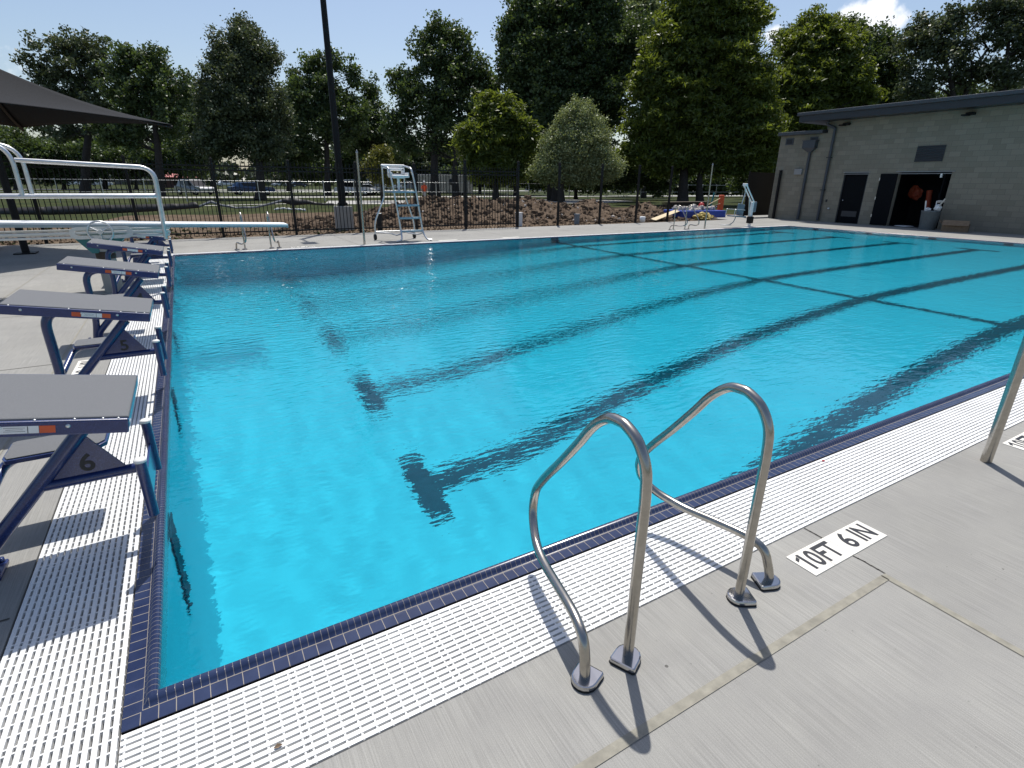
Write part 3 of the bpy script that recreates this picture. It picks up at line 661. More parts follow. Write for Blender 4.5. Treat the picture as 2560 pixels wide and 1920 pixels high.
for c_ in crn:
    b = MB(); pts = []
    for i in range(9):
        u = i/8; q = apex.lerp(c_, u); q.z -= .16*math.sin(math.pi*u)+.06; pts.append(q)
    b.tube(pts, .035, 8); b.build('rafter', M['timber_dark'] if False else M['black_metal'], um)
b = MB(); b.tube([(0, 0, 0), (0, 0, zc+1.0)], .075, 16); b.build('mast', M['black_metal'], um)
b = MB(); b.rbox((0, 0, .015), (.4, .4, .03), .005); b.build('base_plate', M['black_metal'], um)
tm = MB()
for i, (dz, w_) in enumerate(((.07, .9), (.20, .85), (.33, .9))): 
    for j in range(4): tm.rbox((-.33+.22*j, .0, dz), (.20, .95, .11), .01, Euler((0, 0, R.uniform(-.05, .05))).to_matrix())
tb = tag(tm.build('timber_stack', M['timber_dark']), 'low stack of dark brown timber on the left deck near the fence', 'timber'); tb.location = (-4.25, 16.3, 0)

# ------------------------------------------------------------------ lifeguard chair
lc = thing('lifeguard_chair', 'tall aluminium lifeguard chair with four blue grey ladder treads on the far deck', 'lifeguard chair', (5.95, 14.3, 0))
def lb(b, *a, **k): b.v = [(v[0]-5.95, v[1]-14.3, v[2]) for v in b.v]; return b.build(*a, **k)
for s, xo in ((-1, 0), (1, 0)):
    xf = 6.10+s*.335; xb_lo = 5.85+s*.62; xb = 5.91+s*.33; xb_hi = 5.905+s*.33
    b = MB(); b.tube(smooth_path(fillet([(xf+s*.22-.02, 13.80, .03), (xf+s*.06+.02, 13.85, .04), (xf+.015, 14.02, .22), (xf-.06, 14.09, 1.0), (xf-.135, 14.12, 1.62), (xf-.20, 14.16, 2.02), (xf-.19, 14.85, 2.10)], [.1, .2, .3, .3, .12], 5), 2), .026, 10); lb(b, 'front_leg', M['galv'], lc)
    b = MB(); b.tube(fillet([(xb_lo, 14.80, .13), (xb_lo, 14.80, .50), (xb, 14.80, 1.22), (xb, 14.80, 1.40), (xb_hi, 14.80, 2.10)], [.2, .15, .2], 6), .024, 10); lb(b, 'rear_leg', M['galv'], lc)
    b = MB(); rr = Euler((0, math.pi/2, 0)).to_matrix(); b.lathe([(0, -.035), (.07, -.035), (.085, -.025), (.085, .025), (.07, .035), (0, .035)], (xb_lo-.01, 14.80, .085), 18, rr); lb(b, 'wheel', M['rubber'], lc)
    b = MB(); b.tube(fillet([(xf+.01, 14.04, .22), (xf-.10, 14.12, .17), (xb_lo+.35 if s < 0 else xb_lo-.35, 14.5, .20), (xb_lo, 14.80, .23)], .05), .018, 8); lb(b, 'brace', M['galv'], lc)
b = MB(); b.tube([(5.24, 14.80, .24), (6.46, 14.80, .24)], .018, 8); lb(b, 'brace', M['galv'], lc)
m, t_, bb_ = newmat('blue_grey_tread'); bb_.inputs['Base Color'].default_value = (.22, .32, .38, 1); bb_.inputs['Metallic'].default_value = .4; bb_.inputs['Roughness'].default_value = .45; M['cool_tread'] = m
for z, xm in ((.285, 6.115), (.655, 6.08), (1.01, 6.045)):
    b = MB(); b.rbox((xm, 14.06, z), (.66, .11, .055), .008); lb(b, 'tread', M['cool_tread'], lc)
b = MB(); b.rbox((5.965, 14.44, 1.375), (.72, .72, .045), .008); lb(b, 'platform', M['cool_tread'], lc)
b = MB(); b.tube([(5.565, 14.84, 2.10), (6.26, 14.84, 2.10)], .035, 10); b.tube([(5.565, 14.84, 2.04), (6.26, 14.84, 2.04)], .022, 8); lb(b, 'back_rail', M['white_metal'], lc)
st = MB(); st.rbox((5.945, 14.45, 1.80), (.52, .44, .07), .03, None, 3); sto = lb(st, 'seat', M['white_plastic'], lc)
st = MB()
for xx in (-.21, .21): st.rbox((5.945+xx, 14.66, 1.92), (.11, .05, .20), .02)
st.rbox((5.945, 14.66, 1.99), (.50, .05, .075), .02); st.rbox((5.945, 14.66, 1.845), (.50, .05, .05), .015)
for xx in (-.25, .25): st.rbox((5.945+xx, 14.48, 1.86), (.035, .38, .10), .015)
lb(st, 'seat_back', M['white_plastic'], lc)
b = MB(); b.tube([(5.945, 14.5, 1.39), (5.945, 14.5, 1.77)], .038, 12); b.rbox((5.945, 14.47, 1.755), (.26, .26, .02), .004); lb(b, 'pedestal', M['white_metal'], lc)

# ------------------------------------------------------------------ pool lift
pf_ = thing('pool_lift', 'white pool lift with grey seat, tall bent arm and footrest near the far corner', 'pool lift', (21.05, 13.75, 0))
def pb(b, *a, **k): b.v = [(v[0]-21.05, v[1]-13.75, v[2]) for v in b.v]; return b.build(*a, **k)
b = MB(); b.rbox((21.05, 13.75, .50), (.10, .12, 1.0), .02, Euler((0, math.radians(0), 0)).to_matrix()); b.rbox((21.05, 13.75, .012), (.26, .26, .024), .005); pb(b, 'mast', M['white_metal'], pf_)
b = MB(); b.rbox((21.20, 13.78, .80), (.14, .2, .42), .03); pb(b, 'battery_box', M['grey_plastic'], pf_)
b = MB(); b.rbox((20.99, 13.70, .28), (.20, .22, .28), .03); pb(b, 'drive_housing', M['black_metal'], pf_)
b = MB()
for yy in (13.68, 13.82): b.tube([(21.06, yy, .98), (20.42, yy, 1.66)], .028, 10)
b.rbox((20.42, 13.75, 1.67), (.10, .2, .10), .02); pb(b, 'arm', M['white_metal'], pf_)
b = MB(); b.tube([(20.95, 13.75, .35), (20.80, 13.75, 1.20)], .022, 8); pb(b, 'actuator', M['galv'], pf_)
b = MB(); b.tube(fillet([(20.42, 13.75, 1.62), (20.50, 13.75, 1.35), (20.36, 13.75, .85), (20.34, 13.75, .50)], .1), .022, 8); pb(b, 'hanger', M['galv'], pf_)
b = MB(); b.rbox((20.28, 13.70, .70), (.42, .05, .46), .03, Euler((0, math.radians(8), 0)).to_matrix(), 3); pb(b, 'seat_back', M['grey_plastic'], pf_)
b = MB(); b.rbox((20.0, 13.62, .45), (.66, .46, .06), .025, Euler((0, math.radians(4), 0)).to_matrix(), 3); pb(b, 'seat', M['grey_plastic'], pf_)
b = MB(); b.tube(fillet([(19.95, 13.62, .42), (19.86, 13.62, .22), (19.62, 13.62, .12), (19.42, 13.62, .125)], .08), .018, 8); b.rbox((19.40, 13.62, .125), (.36, .30, .022), .006); pb(b, 'footrest', M['galv'], pf_)
for yy in (13.42, 13.84):
    b = MB(); b.tube(fillet([(20.2, yy, .70), (19.62, yy, .74), (19.58, yy, .50)], .05), .015, 8); pb(b, 'armrest', M['galv'], pf_)

# ------------------------------------------------------------------ picket fence, loose posts, light pole, yard things
FY = 17.5
def post_mb(x, top, b=None, base=True):
    b = b or MB(); b.bb((x-.038, FY-.038, -.2), (x+.038, FY+.038, top-.03)); b.rbox((x, FY, top-.015), (.092, .092, .03), .006); b.rbox((x, FY, top+.014), (.05, .05, .028), .012); return b
fx = [-13.75, -11.6, -9.45, -7.3, -5.15, -3.0, -.85, 1.29, 3.42, 5.52, 7.57, 9.54, 11.82]
fence = thing('picket_fence', 'black metal picket fence along the far deck with two top rails', 'fence', (0, 0, 0))
for x in fx: post_mb(x, 2.25 if x < 9 else 2.42).build('post', M['black_metal'], fence)
for xa, xb in zip(fx, fx[1:]):
    b = MB()
    for z in (2.05, 1.93, .14): b.bb((xa+.04, FY-.02, z-.02), (xb-.04, FY+.02, z+.02))
    n = int((xb-xa-.08)/.116); 
    for i in range(n+1):
        x = xa+.075+(xb-xa-.15)*i/n; tp = 2.17
        b.bb((x-.0095, FY-.0095, .06), (x+.0095, FY+.0095, tp)); b.add([(x-.0095, FY-.0095, tp), (x+.0095, FY-.0095, tp), (x+.0095, FY+.0095, tp), (x-.0095, FY+.0095, tp), (x, FY, tp+.035)], [(0, 1, 4), (1, 2, 4), (2, 3, 4), (3, 0, 4)])
    b.build('picket_panel', M['black_metal'], fence)
lbs = ['first black fence post without pickets right of the finished fence', 'black fence post without pickets in front of the tallest dirt mound', 'black fence post without pickets right of the tallest dirt mound', 'black fence post without pickets left of the leaning board']
for x, l_ in zip((13.77, 15.97, 18.06, 20.04), lbs):
    b = MB(); post_mb(0, 2.42, b); o = b.build('fence_post', M['black_metal'], None); o.location = (x, 0, 0); tag(o, l_, 'fence post', 'fence posts waiting for pickets')
lp = thing('light_pole', 'tall black tapering light pole on a square concrete pier behind the fence', 'light pole', (5.45, 19.4, 0))
b = MB(); b.tube([(0, 0, .80), (0, 0, 9.5)], [.125, .085], 20, True); b.build('pole', M['black_metal'], lp)
b = MB(); b.rbox((0, 0, .815), (.36, .36, .03), .005)
for sx in (-1, 1):
    for sy in (-1, 1): b.tube([(sx*.14, sy*.14, .8), (sx*.14, sy*.14, .90)], .015, 6)
b.rbox((0, 0, .88), (.28, .28, .12), .04); b.build('base_plate', M['black_metal'], lp)
b = MB(); b.rbox((0, 0, .375), (.56, .56, .85), .02); b.build('pier', M['pier'], lp)
b = MB(); b.tube([(0, 0, 9.4), (0, -1.0, 9.5)], .04, 8); b.rbox((0, -1.2, 9.5), (.4, .6, .12), .03); b.build('lamp_head', M['black_metal'], lp)
ut = MB(); ut.rbox((0, 0, .20), (.22, .22, .55), .015); ut.rbox((0, 0, .49), (.245, .245, .03), .01); o = tag(ut.build('utility_post', M['white_paint']), 'short white square utility post behind the fence end', 'utility post'); o.location = (12.42, 18.4, 0)
ut = MB(); ut.rbox((0, 0, .26), (.15, .15, .62), .012); uo = tag(ut.build('bollard', M['rubber']), 'short dark bollard with pale cap behind the lifeguard chair', 'bollard'); uo.location = (6.35, 18.0, 0)
ut = MB(); ut.rbox((0, 0, .585), (.16, .16, .03), .008); ut.build('cap', M['galv'], uo)
ut = MB(); ut.rbox((0, 0, .17), (.17, .17, .4), .012); ut.rbox((0, 0, .39), (.2, .2, .04), .01); o = tag(ut.build('bollard', M['grey_plastic']), 'short grey bollard in front of the tallest dirt mound', 'bollard'); o.location = (15.2, 18.1, 0)
pb_ = MB(); pb_.lathe([(0, .26), (.10, .26), (.13, .25), (.12, .0), (0, 0)], seg=16); o = tag(pb_.build('bucket', M['white_paint']), 'small white bucket at the deck edge beyond the loose posts', 'bucket'); o.location = (18.6, 17.62, 0)

for (x, y), mt, l_ in (((.32, -.40), 'red', 'tiny curled reddish leaf on the near grating at the bottom edge'), ((3.62, -.14), 'red', 'tiny reddish petal on the near grating beyond the foreground handrail')):
    b = MB(); b.add([(-.014, 0, .004), (0, .008, .009), (.016, 0, .005), (0, -.008, .007), (0, 0, .002)], [(0, 4, 1), (1, 4, 2), (2, 4, 3), (3, 4, 0)]); o = tag(b.build('dry_leaf', M['cardboard'] if x < 1 else M['red']), l_, 'leaf'); o.location = (x, y, 0)

# ------------------------------------------------------------------ pump house
BX = 27.5
bh = thing('pump_house', 'low grey concrete block building with dark flat roof and open double door', 'building', (BX, 10, 0))
def hb(b, name, mat, parent=None, bevel=0):
    b.v = [(v[0]-BX, v[1]-10, v[2]) for v in b.v]; return b.build(name, mat, parent or bh, bevel)
D1, D2, DH = (12.76, 13.86), (9.51, 11.49), 2.24
b = MB(); T = .2
for y0_, y1_, z0_, z1_ in ((-8, 9.51, -.1, 4.6), (11.49, 12.76, -.1, 4.6), (13.86, 15.06, -.1, 4.6), (9.51, 11.49, DH, 4.6), (12.76, 13.86, DH, 4.6), (15.06, 17.5, -.1, 4.02)):
    b.bb((BX, y0_, z0_), (BX+T, y1_, z1_))
b.bb((BX+T, 17.3, -.1), (BX+12, 17.5, 4.02)); b.bb((BX+T, 15.06, 4.02), (BX+12, 15.26, 4.6)); b.bb((BX+12, -8, -.1), (BX+12.2, 17.5, 4.02)); b.bb((BX+T, -8, -.1), (BX+12, -7.8, 4.6))
hb(b, 'wall', M['cmu'])
b = MB(); b.rbox((BX+5.6, 3.9, 4.70), (12.6, 24.6, .38), .02); rf = hb(b, 'roof', M['dark_trim'])
b = MB(); b.rbox((BX+5.6, 3.9, 4.86), (12.78, 24.78, .14), .02); hb(b, 'roof_edge', M['dark_trim_light'], rf)
b = MB(); b.rbox((BX+5.9, 16.36, 4.09), (12.3, 2.36, .15), .015); hb(b, 'parapet_cap', M['dark_trim_light'])
def downspout(pts, w=.13):
    b = MB(); b.tube(fillet(pts, .06, 4), w/2*1.15, 4); return b
o = hb(downspout([(BX-.075, 15.74, 3.25), (BX-.075, 15.74, .05)]), 'downspout', M['dark_trim_light'])
b = MB(); b.add([(BX-.26, 15.44, 3.70), (BX-.26, 16.08, 3.70), (BX-.002, 16.08, 3.70), (BX-.002, 15.44, 3.70), (BX-.26, 15.44, 3.38), (BX-.26, 16.08, 3.38), (BX-.002, 16.08, 3.38), (BX-.002, 15.44, 3.38), (BX-.14, 15.66, 3.20), (BX-.14, 15.82, 3.20), (BX-.002, 15.82, 3.20), (BX-.002, 15.66, 3.20)],
    [(0, 1, 5, 4), (1, 2, 6, 5), (3, 0, 4, 7), (2, 3, 7, 6), (4, 5, 9, 8), (5, 6, 10, 9), (7, 4, 8, 11), (0, 3, 2, 1), (8, 9, 10, 11)]); b.bb((BX-.28, 15.40, 3.70), (BX-.004, 16.12, 3.73)); hb(b, 'collector_head', M['dark_trim_light'], o)
o = hb(downspout([(BX-.22, 15.02, 4.50), (BX-.22, 15.02, 4.36), (BX-.075, 14.70, 4.20), (BX-.075, 14.70, .05)]), 'downspout', M['dark_trim_light'])
for z in (1.45, 2.9):
    b = MB(); b.bb((BX-.17, 14.60, z), (BX-.003, 14.80, z+.04)); hb(b, 'strap', M['dark_trim'], o)
for ya, yb in ((16.75, 17.18), (15.50, 15.88)):
    b = MB(); b.bb((BX-.03, ya, 3.58), (BX-.003, yb, 3.89)); o = hb(b, 'scupper', M['dark_trim_light']); b = MB(); b.bb((BX-.034, ya+.06, 3.63), (BX-.0305, yb-.06, 3.84)); hb(b, 'dark_hole_panel', M['ink'], o)  # solid black panel paints the hole's inner shade onto the scupper face
b = MB(); b.rbox((BX-.05, 16.18, 2.31), (.10, .40, .27), .01); hb(b, 'junction_box', M['grey_wall'])
b = MB(); b.bb((BX-.04, 9.97, 2.64), (BX-.003, 11.0, 3.25)); o = hb(b, 'louver', M['dark_trim']); b = MB()
for k in range(7): b.box((BX-.05, 10.485, 2.70+.083*k), (.06, .98, .012), Euler((0, math.radians(38), 0)).to_matrix())
hb(b, 'louver_slats', M['dark_trim_light'], o)
for yc in (14.18, 9.39):
    b = MB(); b.rbox((BX-.10, yc, 4.33), (.20, .30, .10), .03); b.rbox((BX-.24, yc+.10, 4.28), (.30, .22, .06), .02); hb(b, 'wall_light', M['black_metal'])
b = MB(); b.bb((BX+.06, 12.78, .02), (BX+.10, 13.84, DH-.06)); dr = hb(b, 'door', M['black_door'])
b = MB(); b.bb((BX+.02, 12.761, DH-.06), (BX+.12, 13.859, DH-.002)); b.bb((BX+.02, 12.761, 0), (BX+.12, 12.80, DH-.06)); b.bb((BX+.02, 13.82, 0), (BX+.12, 13.859, DH-.06)); hb(b, 'door_frame', M['dark_trim'], dr)
b = MB(); b.bb((BX-.035, 12.70, DH+.0), (BX-.003, 13.90, DH+.035)); b.bb((BX-.03, 12.74, DH-.075), (BX-.003, 13.88, DH-.05)); hb(b, 'drip_cap', M['grey_wall'], dr)
b = MB(); b.lathe([(0, .05), (.03, .045), (.035, .02), (.02, .0)], (BX+.06, 13.70, 1.02), 12, Euler((0, -math.pi/2, 0)).to_matrix()); hb(b, 'door_handle', M['chrome'], dr)
b = MB(); b.bb((BX+.055, 12.95, .30), (BX+.062, 13.65, .55)); hb(b, 'kick_plate', M['dark_trim'], dr)
b = MB(); b.bb((BX-.06, 11.50, .02), (BX-.02, 12.20, DH-.06)); l1 = hb(b, 'door', M['black_door']); l1['label'] = 'black door leaf folded back flat against the wall'
for z in (.35, 1.1, 1.9):
    b = MB(); b.bb((BX-.07, 12.19, z), (BX-.015, 12.225, z+.12)); hb(b, 'hinge', M['galv'], l1)
b = MB(); b.box((BX+.45, 9.62, 1.11), (.95, .045, 2.18), Euler((0, 0, math.radians(-14))).to_matrix()); l2 = hb(b, 'door', M['black_door']); l2['label'] = 'black door leaf standing open inside the doorway'
b = MB(); b.bb((BX-.035, 9.42, DH+.0), (BX-.003, 11.62, DH+.035)); b.bb((BX-.03, 9.5, DH-.075), (BX-.003, 11.56, DH-.05)); hb(b, 'drip_cap', M['grey_wall'], l2)
b = MB(); b.bb((BX-.06, 9.82, DH-.22), (BX+.02, 9.88, DH-.07)); hb(b, 'door_closer', M['white_paint'], l2)
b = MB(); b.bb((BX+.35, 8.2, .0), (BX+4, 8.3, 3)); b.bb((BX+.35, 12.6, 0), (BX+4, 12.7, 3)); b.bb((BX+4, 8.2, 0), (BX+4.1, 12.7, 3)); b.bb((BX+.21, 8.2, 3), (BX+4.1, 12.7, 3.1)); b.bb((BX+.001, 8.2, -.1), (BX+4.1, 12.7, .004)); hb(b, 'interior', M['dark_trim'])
b = MB(); b.bb((BX-.02, 14.42, .92), (BX-.003, 14.50, 1.04)); hb(b, 'card_reader', M['ink'])
b = MB(); b.lathe([(0, .06), (.05, .055), (.06, .0)], (BX-.003, 14.28, .62), 12, Euler((0, -math.pi/2, 0)).to_matrix()); hb(b, 'tap', M['galv'])
gp_ = MB(); gp_.bb((-.05, -.05, 0), (.05, .05, 2.36)); gp_.rbox((0, 0, 2.37), (.12, .12, .03), .006); o = tag(gp_.build('gate_post', M['black_metal']), 'black square gate post standing against the block wall corner', 'gate post'); o.location = (BX-.12, 17.1, 0)
b = MB()
for k in range(2): b.bb((24.55+k*2.9, 17.46, 0), (24.66+k*2.9, 17.57, 1.5 if k == 0 else 2.4))
b = MB(); b.bb((-.05, -.05, 0), (.05, .05, .55)); b.rbox((0, 0, .56), (.12, .12, .025), .006); o = tag(b.build('bollard', M['black_metal']), 'short black bollard on the deck behind the pool lift', 'bollard'); o.location = (24.9, 16.6, 0)
b = MB(); b.bb((0, -.03, .05), (.06, .03, 2.35)); b.bb((.06, -.02, .1), (3.2, .02, 2.3)); o = tag(b.build('gate_screen', M['black_metal']), 'solid black gate screen filling the gap beside the block building', 'gate'); o.location = (26.5, 18.3, 0)
# bin with rubbish, cardboard box, orange gear in the doorway
bn = thing('trash_bin', 'large grey round bin stuffed with pipes and scraps beside the open doorway', 'trash bin', (26.85, 9.60, 0))
b = MB(); b.lathe([(0, 0), (.27, 0), (.28, .02), (.335, .70), (.35, .71), (.35, .74), (.325, .74), (.27, .05), (0, .05)], seg=28); b.build('tub', M['trash_grey'], bn)
for nm, mt, p0, p1, r in (('pipe', 'white_paint', (.05, .18, .2), (-.05, .27, 1.12), .025), ('pipe', 'galv', (.0, .1, .3), (-.1, -.42, 1.22), .03), ('pipe', 'white_paint', (.1, -.1, .3), (.0, -.10, 1.12), .018)):
    b = MB(); b.tube([p0, p1], r, 10); b.build(nm, M[mt], bn)
for c_, d_, mt in (((-.05, .12, .78), (.22, .20, .16), 'white_paint'), ((.0, -.2, .86), (.3, .24, .26), 'white_paint'), ((.05, -.22, 1.10), (.12, .3, .10), 'debris')):
    bm = bmesh.new(); bmesh.ops.create_icosphere(bm, subdivisions=3, radius=.5)
    for v in bm.verts: v.co = Vector((v.co.x*d_[0], v.co.y*d_[1], v.co.z*d_[2]))*(1+.45*noise.noise(v.co*4+Vector(c_)*7))+Vector(c_)
    b = MB(); b.add([v.co for v in bm.verts], [[v.index for v in f.verts] for f in bm.faces]); bm.free(); b.build('crumpled_bag', M[mt], bn)
cbx = MB(); cbx.bb((-.3, -.42, 0), (.3, .42, .30)); cbx.box((-.36, 0, .34), (.24, .84, .01), Euler((0, -.9, 0)).to_matrix()); cbx.box((0, .48, .34), (.6, .2, .01), Euler((.8, 0, 0)).to_matrix())
o = tag(cbx.build('cardboard_box', M['cardboard']), 'brown cardboard box with open flaps on the deck right of the bin', 'box'); o.location = (26.7, 8.55, 0); o.rotation_euler = (0, 0, .3)
def lumpy(name, mt, ctr, dims, seed, label, cat, amp=.35, sub=3, fq=2.2):
    bm = bmesh.new(); bmesh.ops.create_icosphere(bm, subdivisions=sub, radius=.5); b = MB()
    for v in bm.verts:
        n_ = noise.fractal(v.co*fq+Vector((seed, seed*2, 0)), .6, 2.1, 4); v.co = Vector((v.co.x*dims[0], v.co.y*dims[1], v.co.z*dims[2]))*(1+amp*n_)
    b.add([v.co for v in bm.verts], [[v.index for v in f.verts] for f in bm.faces]); bm.free()
    o = tag(b.build(name, M[mt]), label, cat); o.location = ctr; return o
lumpy('life_vest', 'shaded_orange', (BX+1.5, 11.35, 1.40), (.25, .55, .60), 3, 'orange life vest hanging in the dark pump house doorway', 'life vest', .3)
b = MB(); b.tube([(0, 0, .75), (0, .10, 1.62)], .11, 12); o = tag(b.build('rescue_tube', M['shaded_orange']), 'orange rescue tube leaning inside the pump house doorway', 'rescue tube'); o.location = (BX+1.1, 10.52, -.1)
lumpy('paper_scrap', 'white_paint', (BX+.25, 10.9, .03), (.5, .7, .05), 5, 'scrap of white paper on the doorway floor', 'paper', .3, 2)

# ------------------------------------------------------------------ dirt mounds and building debris
nxm, nym = 300, 70
us = np.linspace(0, 1, nxm); topx = [700, 860, 905, 1000, 1046, 1100, 1185, 1240, 1290, 1363, 1392, 1420, 1450, 1480, 1505, 1530, 1560, 1590, 1613, 1656, 1690, 1720]
topy = [545, 545, 528, 505, 491, 489, 494, 497, 495, 498, 503, 509, 503, 498, 508, 524, 526, 512, 505, 521, 535, 552]
cs = np.zeros((nxm, nym, 3))
for i in range(nxm):
    px = 700+1020*us[i]; py = float(np.interp(px, topx, topy)); crest = at_y(px, py, 23.6); hz = max(.02, crest.z)
    foot = on_ground(px, 561-.008*(px-900) if px < 1700 else 553); foot_y = max(18.3, min(foot.y, 19.6))
    for j in range(nym):
        v_ = j/(nym-1); y = foot_y+(28.5-foot_y)*v_; x = crest.x+(y-23.6)*.52
        pf = (y-foot_y-.5)/(23.6-foot_y-.5); 
        s_ = max(0., min(1., pf)); s_ = s_*s_*(3-2*s_) if pf < 1 else max(0., 1-((y-23.6)/4.6))**1.3
        n_ = noise.fractal(Vector((x*.9, y*.9, 1.7)), .7, 2.2, 6); n2 = noise.fractal(Vector((x*2.6, y*2.6, 5)), .6, 2.3, 4); clod = abs(noise.noise(Vector((x*3.1, y*3.1, 9))))
        z = hz*s_*(1+.05*n_)+(.11*n_+.10*n2+.12*clod-.08)*min(1, .15+s_*1.4)*(1 if hz > .1 else .25)-.05
        cs[i, j] = (x, y, z)
idm = np.arange(nxm*nym).reshape(nxm, nym); fm = np.stack([idm[:-1, :-1], idm[1:, :-1], idm[1:, 1:], idm[:-1, 1:]], -1).reshape(-1, 4)
kind(np_mesh('dirt_mounds', cs.reshape(-1, 3), fm, M['clods']), 'structure')
def rubble(name, mat, n, fn, smin, smax):
    b = MB(); ico = bmesh.new(); bmesh.ops.create_icosphere(ico, subdivisions=1, radius=1); vs0 = [v.co.copy() for v in ico.verts]; fs0 = [[v.index for v in f.verts] for f in ico.faces]; ico.free()
    for _ in range(n):
        c_ = fn(); s_ = smin+(smax-smin)*R.random()**2.5; q = Euler((R.random()*6, R.random()*6, R.random()*6)).to_matrix(); d_ = Vector((R.uniform(.6, 1.3), R.uniform(.6, 1.3), R.uniform(.4, .9)))*s_
        b.add([c_+q @ Vector((v.x*d_.x, v.y*d_.y, v.z*d_.z))*R.uniform(.8, 1.2) for v in vs0], fs0)
    return kind(b.build(name, mat), 'stuff')
def mound_pt(lo=0, hi=.62):
    i = R.randrange(20, nxm-5); j = int(nym*R.uniform(lo, hi)); return Vector(cs[i, j])+Vector((R.uniform(-.05, .05), R.uniform(-.05, .05), 0))
rubble('soil_clods', M['clods'], 3200, mound_pt, .025, .20)
rubble('pale_rubble', M['debris'], 150, lambda: mound_pt(.05, .58)+Vector((0, 0, .03)), .02, .10)
rubble('soil_crumbs', M['soil'], 1500, lambda: Vector((R.uniform(-8, 21), R.uniform(17.45, 18.8), -.05)), .015, .07)
rubble('grass_tufts', M['grass'], 900, lambda: Vector((R.uniform(-14, 6), R.uniform(18, 24), -.05)), .02, .09)
wr_ = MB(); wr_.tube(smooth_path([(0, 0, .03), (.5, -.15, .10), (.9, -.35, .05), (1.3, -.8, .06), (1.6, -1.2, .03)], 5), [.02+.06*abs(math.sin(i*.9)) for i in range(21)], 6)
o = tag(wr_.build('plastic_wrap', M['white_paint']), 'strip of white plastic wrap lying on bare soil behind the fence', 'wrap'); o.location = tuple(on_ground(685, 524)); o.location.z = -.03
pk = on_ground(1640, 553); tip = at_y(1715, 524, 20.4)
pw = MB(); u_ = (tip-pk); pw.prism([pk+Vector((0, 0, .02)), tip+Vector((0, 0, .02)), tip+Vector((.18, .55, .06)), pk+Vector((.25, .7, .02))], (0, 0, .03)); tag(pw.build('plywood_sheet', M['plywood']), 'pale plywood sheet leaning on the blue pile left of the far handrail', 'board')
c0, c1 = on_ground(1716, 545), on_ground(1808, 541)
bt = MB(); bt.prism([(c0.x, 19.4, -.05), (c1.x-.6, 18.9, -.05), (c1.x-.5, 20.6, -.05), (c0.x+.2, 21.2, -.05)], (0, 0, .40)); tag(bt.build('blue_mat', M['blue_tarp'], None, .05), 'flat blue mat under the rubbish pile behind the far handrail', 'mat')
def pile_pt():
    x = R.uniform(c0.x+.3, c1.x-.8); return Vector((x, R.uniform(19.4, 20.6), .36+.20*R.random()*R.random()))
rubble('rubbish_heap', M['debris'], 130, pile_pt, .04, .20)
lumpy('yellow_tarp', 'yellow_tarp', (on_ground(1765, 548).x, 18.3, .10), (1.05, .7, .36), 8, 'crumpled yellow tarp at the deck edge behind the far handrail', 'tarp', .6, 4, 3.0)
lumpy('red_can', 'red', (c1.x-1.6, 19.8, .55), (.3, .3, .4), 2, 'small red can on top of the blue mat pile', 'can', .12, 3)
ob = MB(); pt_ = at_y(1802, 508, 22.0); ob.rbox((0, 0, pt_.z/2+.2), (.34, .20, 1.25), .04); ob.rbox((0, 0, .06), (.6, .5, .12), .03); o = tag(ob.build('barrier_post', M['orange']), 'upright orange barrier post behind the rubbish pile', 'barrier'); o.location = (pt_.x, 22.0, -.05)
for k, (a, c_, l_) in enumerate((((1770, 512), (1800, 496), 'thin wooden stick leaning on the orange barrier post'), ((1774, 518), (1800, 509), 'lower wooden stick crossing the rubbish pile'))):
    p0 = at_y(*a, 20.5); p1 = at_y(*c_, 21.8); b = MB(); b.tube([p0, p1], .022, 8); tag(b.build('wooden_stick', M['plywood']), l_, 'stick')
p0 = at_y(1775, 515, 21.2); p1 = at_y(1786, 481, 21.2); b = MB(); b.tube([p0+Vector((0, 0, -.4)), p1], .05, 8); tag(b.build('rolled_sheet', M['teal']), 'teal rolled sheet standing in the rubbish behind the steel pole', 'roll')
for k in range(1):
    b = MB()
    for q in range(6): b.rbox((0, 0, .05+.085*q), (4.2, .9, .05), .01)
    pp = on_ground(1735, 506); o = tag(b.build('pallet_stack', M['timber_dark']), 'dark low stack of panels between the mounds and the cypress trunk', 'pallets'); o.location = (pp.x*.72, pp.y*.72, 0)

# ------------------------------------------------------------------ silt fence, chain link fence, paths, park furniture
def ribbon(name, mat, top, bot, dep, label, cat):
    P = [at_depth(x, y, dep) for x, y in top]; Q = [at_depth(x, y, dep) for x, y in bot]
    n = 60; xs_t = np.linspace(top[0][0], top[-1][0], n); b = MB(); vs = []
    for x in xs_t:
        ty = float(np.interp(x, [q[0] for q in top], [q[1] for q in top])); by = float(np.interp(x, [q[0] for q in bot], [q[1] for q in bot])); w_ = 1.5*noise.noise(Vector((x*.05, 0, 1)))
        a, c_ = at_depth(x, ty+w_*.6, dep+.12*w_), at_depth(x, by, dep+.1*w_); c_.z = min(c_.z, a.z-.04); vs += [a, c_]
    b.add(vs, [(2*i, 2*i+2, 2*i+3, 2*i+1) for i in range(n-1)], True); o = tag(b.build(name, mat), label, cat); md = o.modifiers.new('thickness', 'SOLIDIFY'); md.thickness = .02; return o
ribbon('silt_fence', M['silt'], [(-60, 521), (20, 520), (250, 513), (470, 509), (486, 503), (498, 514)], [(-60, 546), (0, 540), (300, 533), (410, 527), (498, 520)], 27, 'black silt fence fabric standing along the grass on the left', 'silt fence')
ribbon('silt_fence', M['silt_grey'], [(498, 513), (528, 501), (552, 510), (590, 517), (640, 516), (704, 499)], [(498, 519), (528, 508), (552, 516), (590, 522), (640, 521), (704, 506)], 29, 'sagging grey silt fabric draped between the two black pieces', 'silt fence')
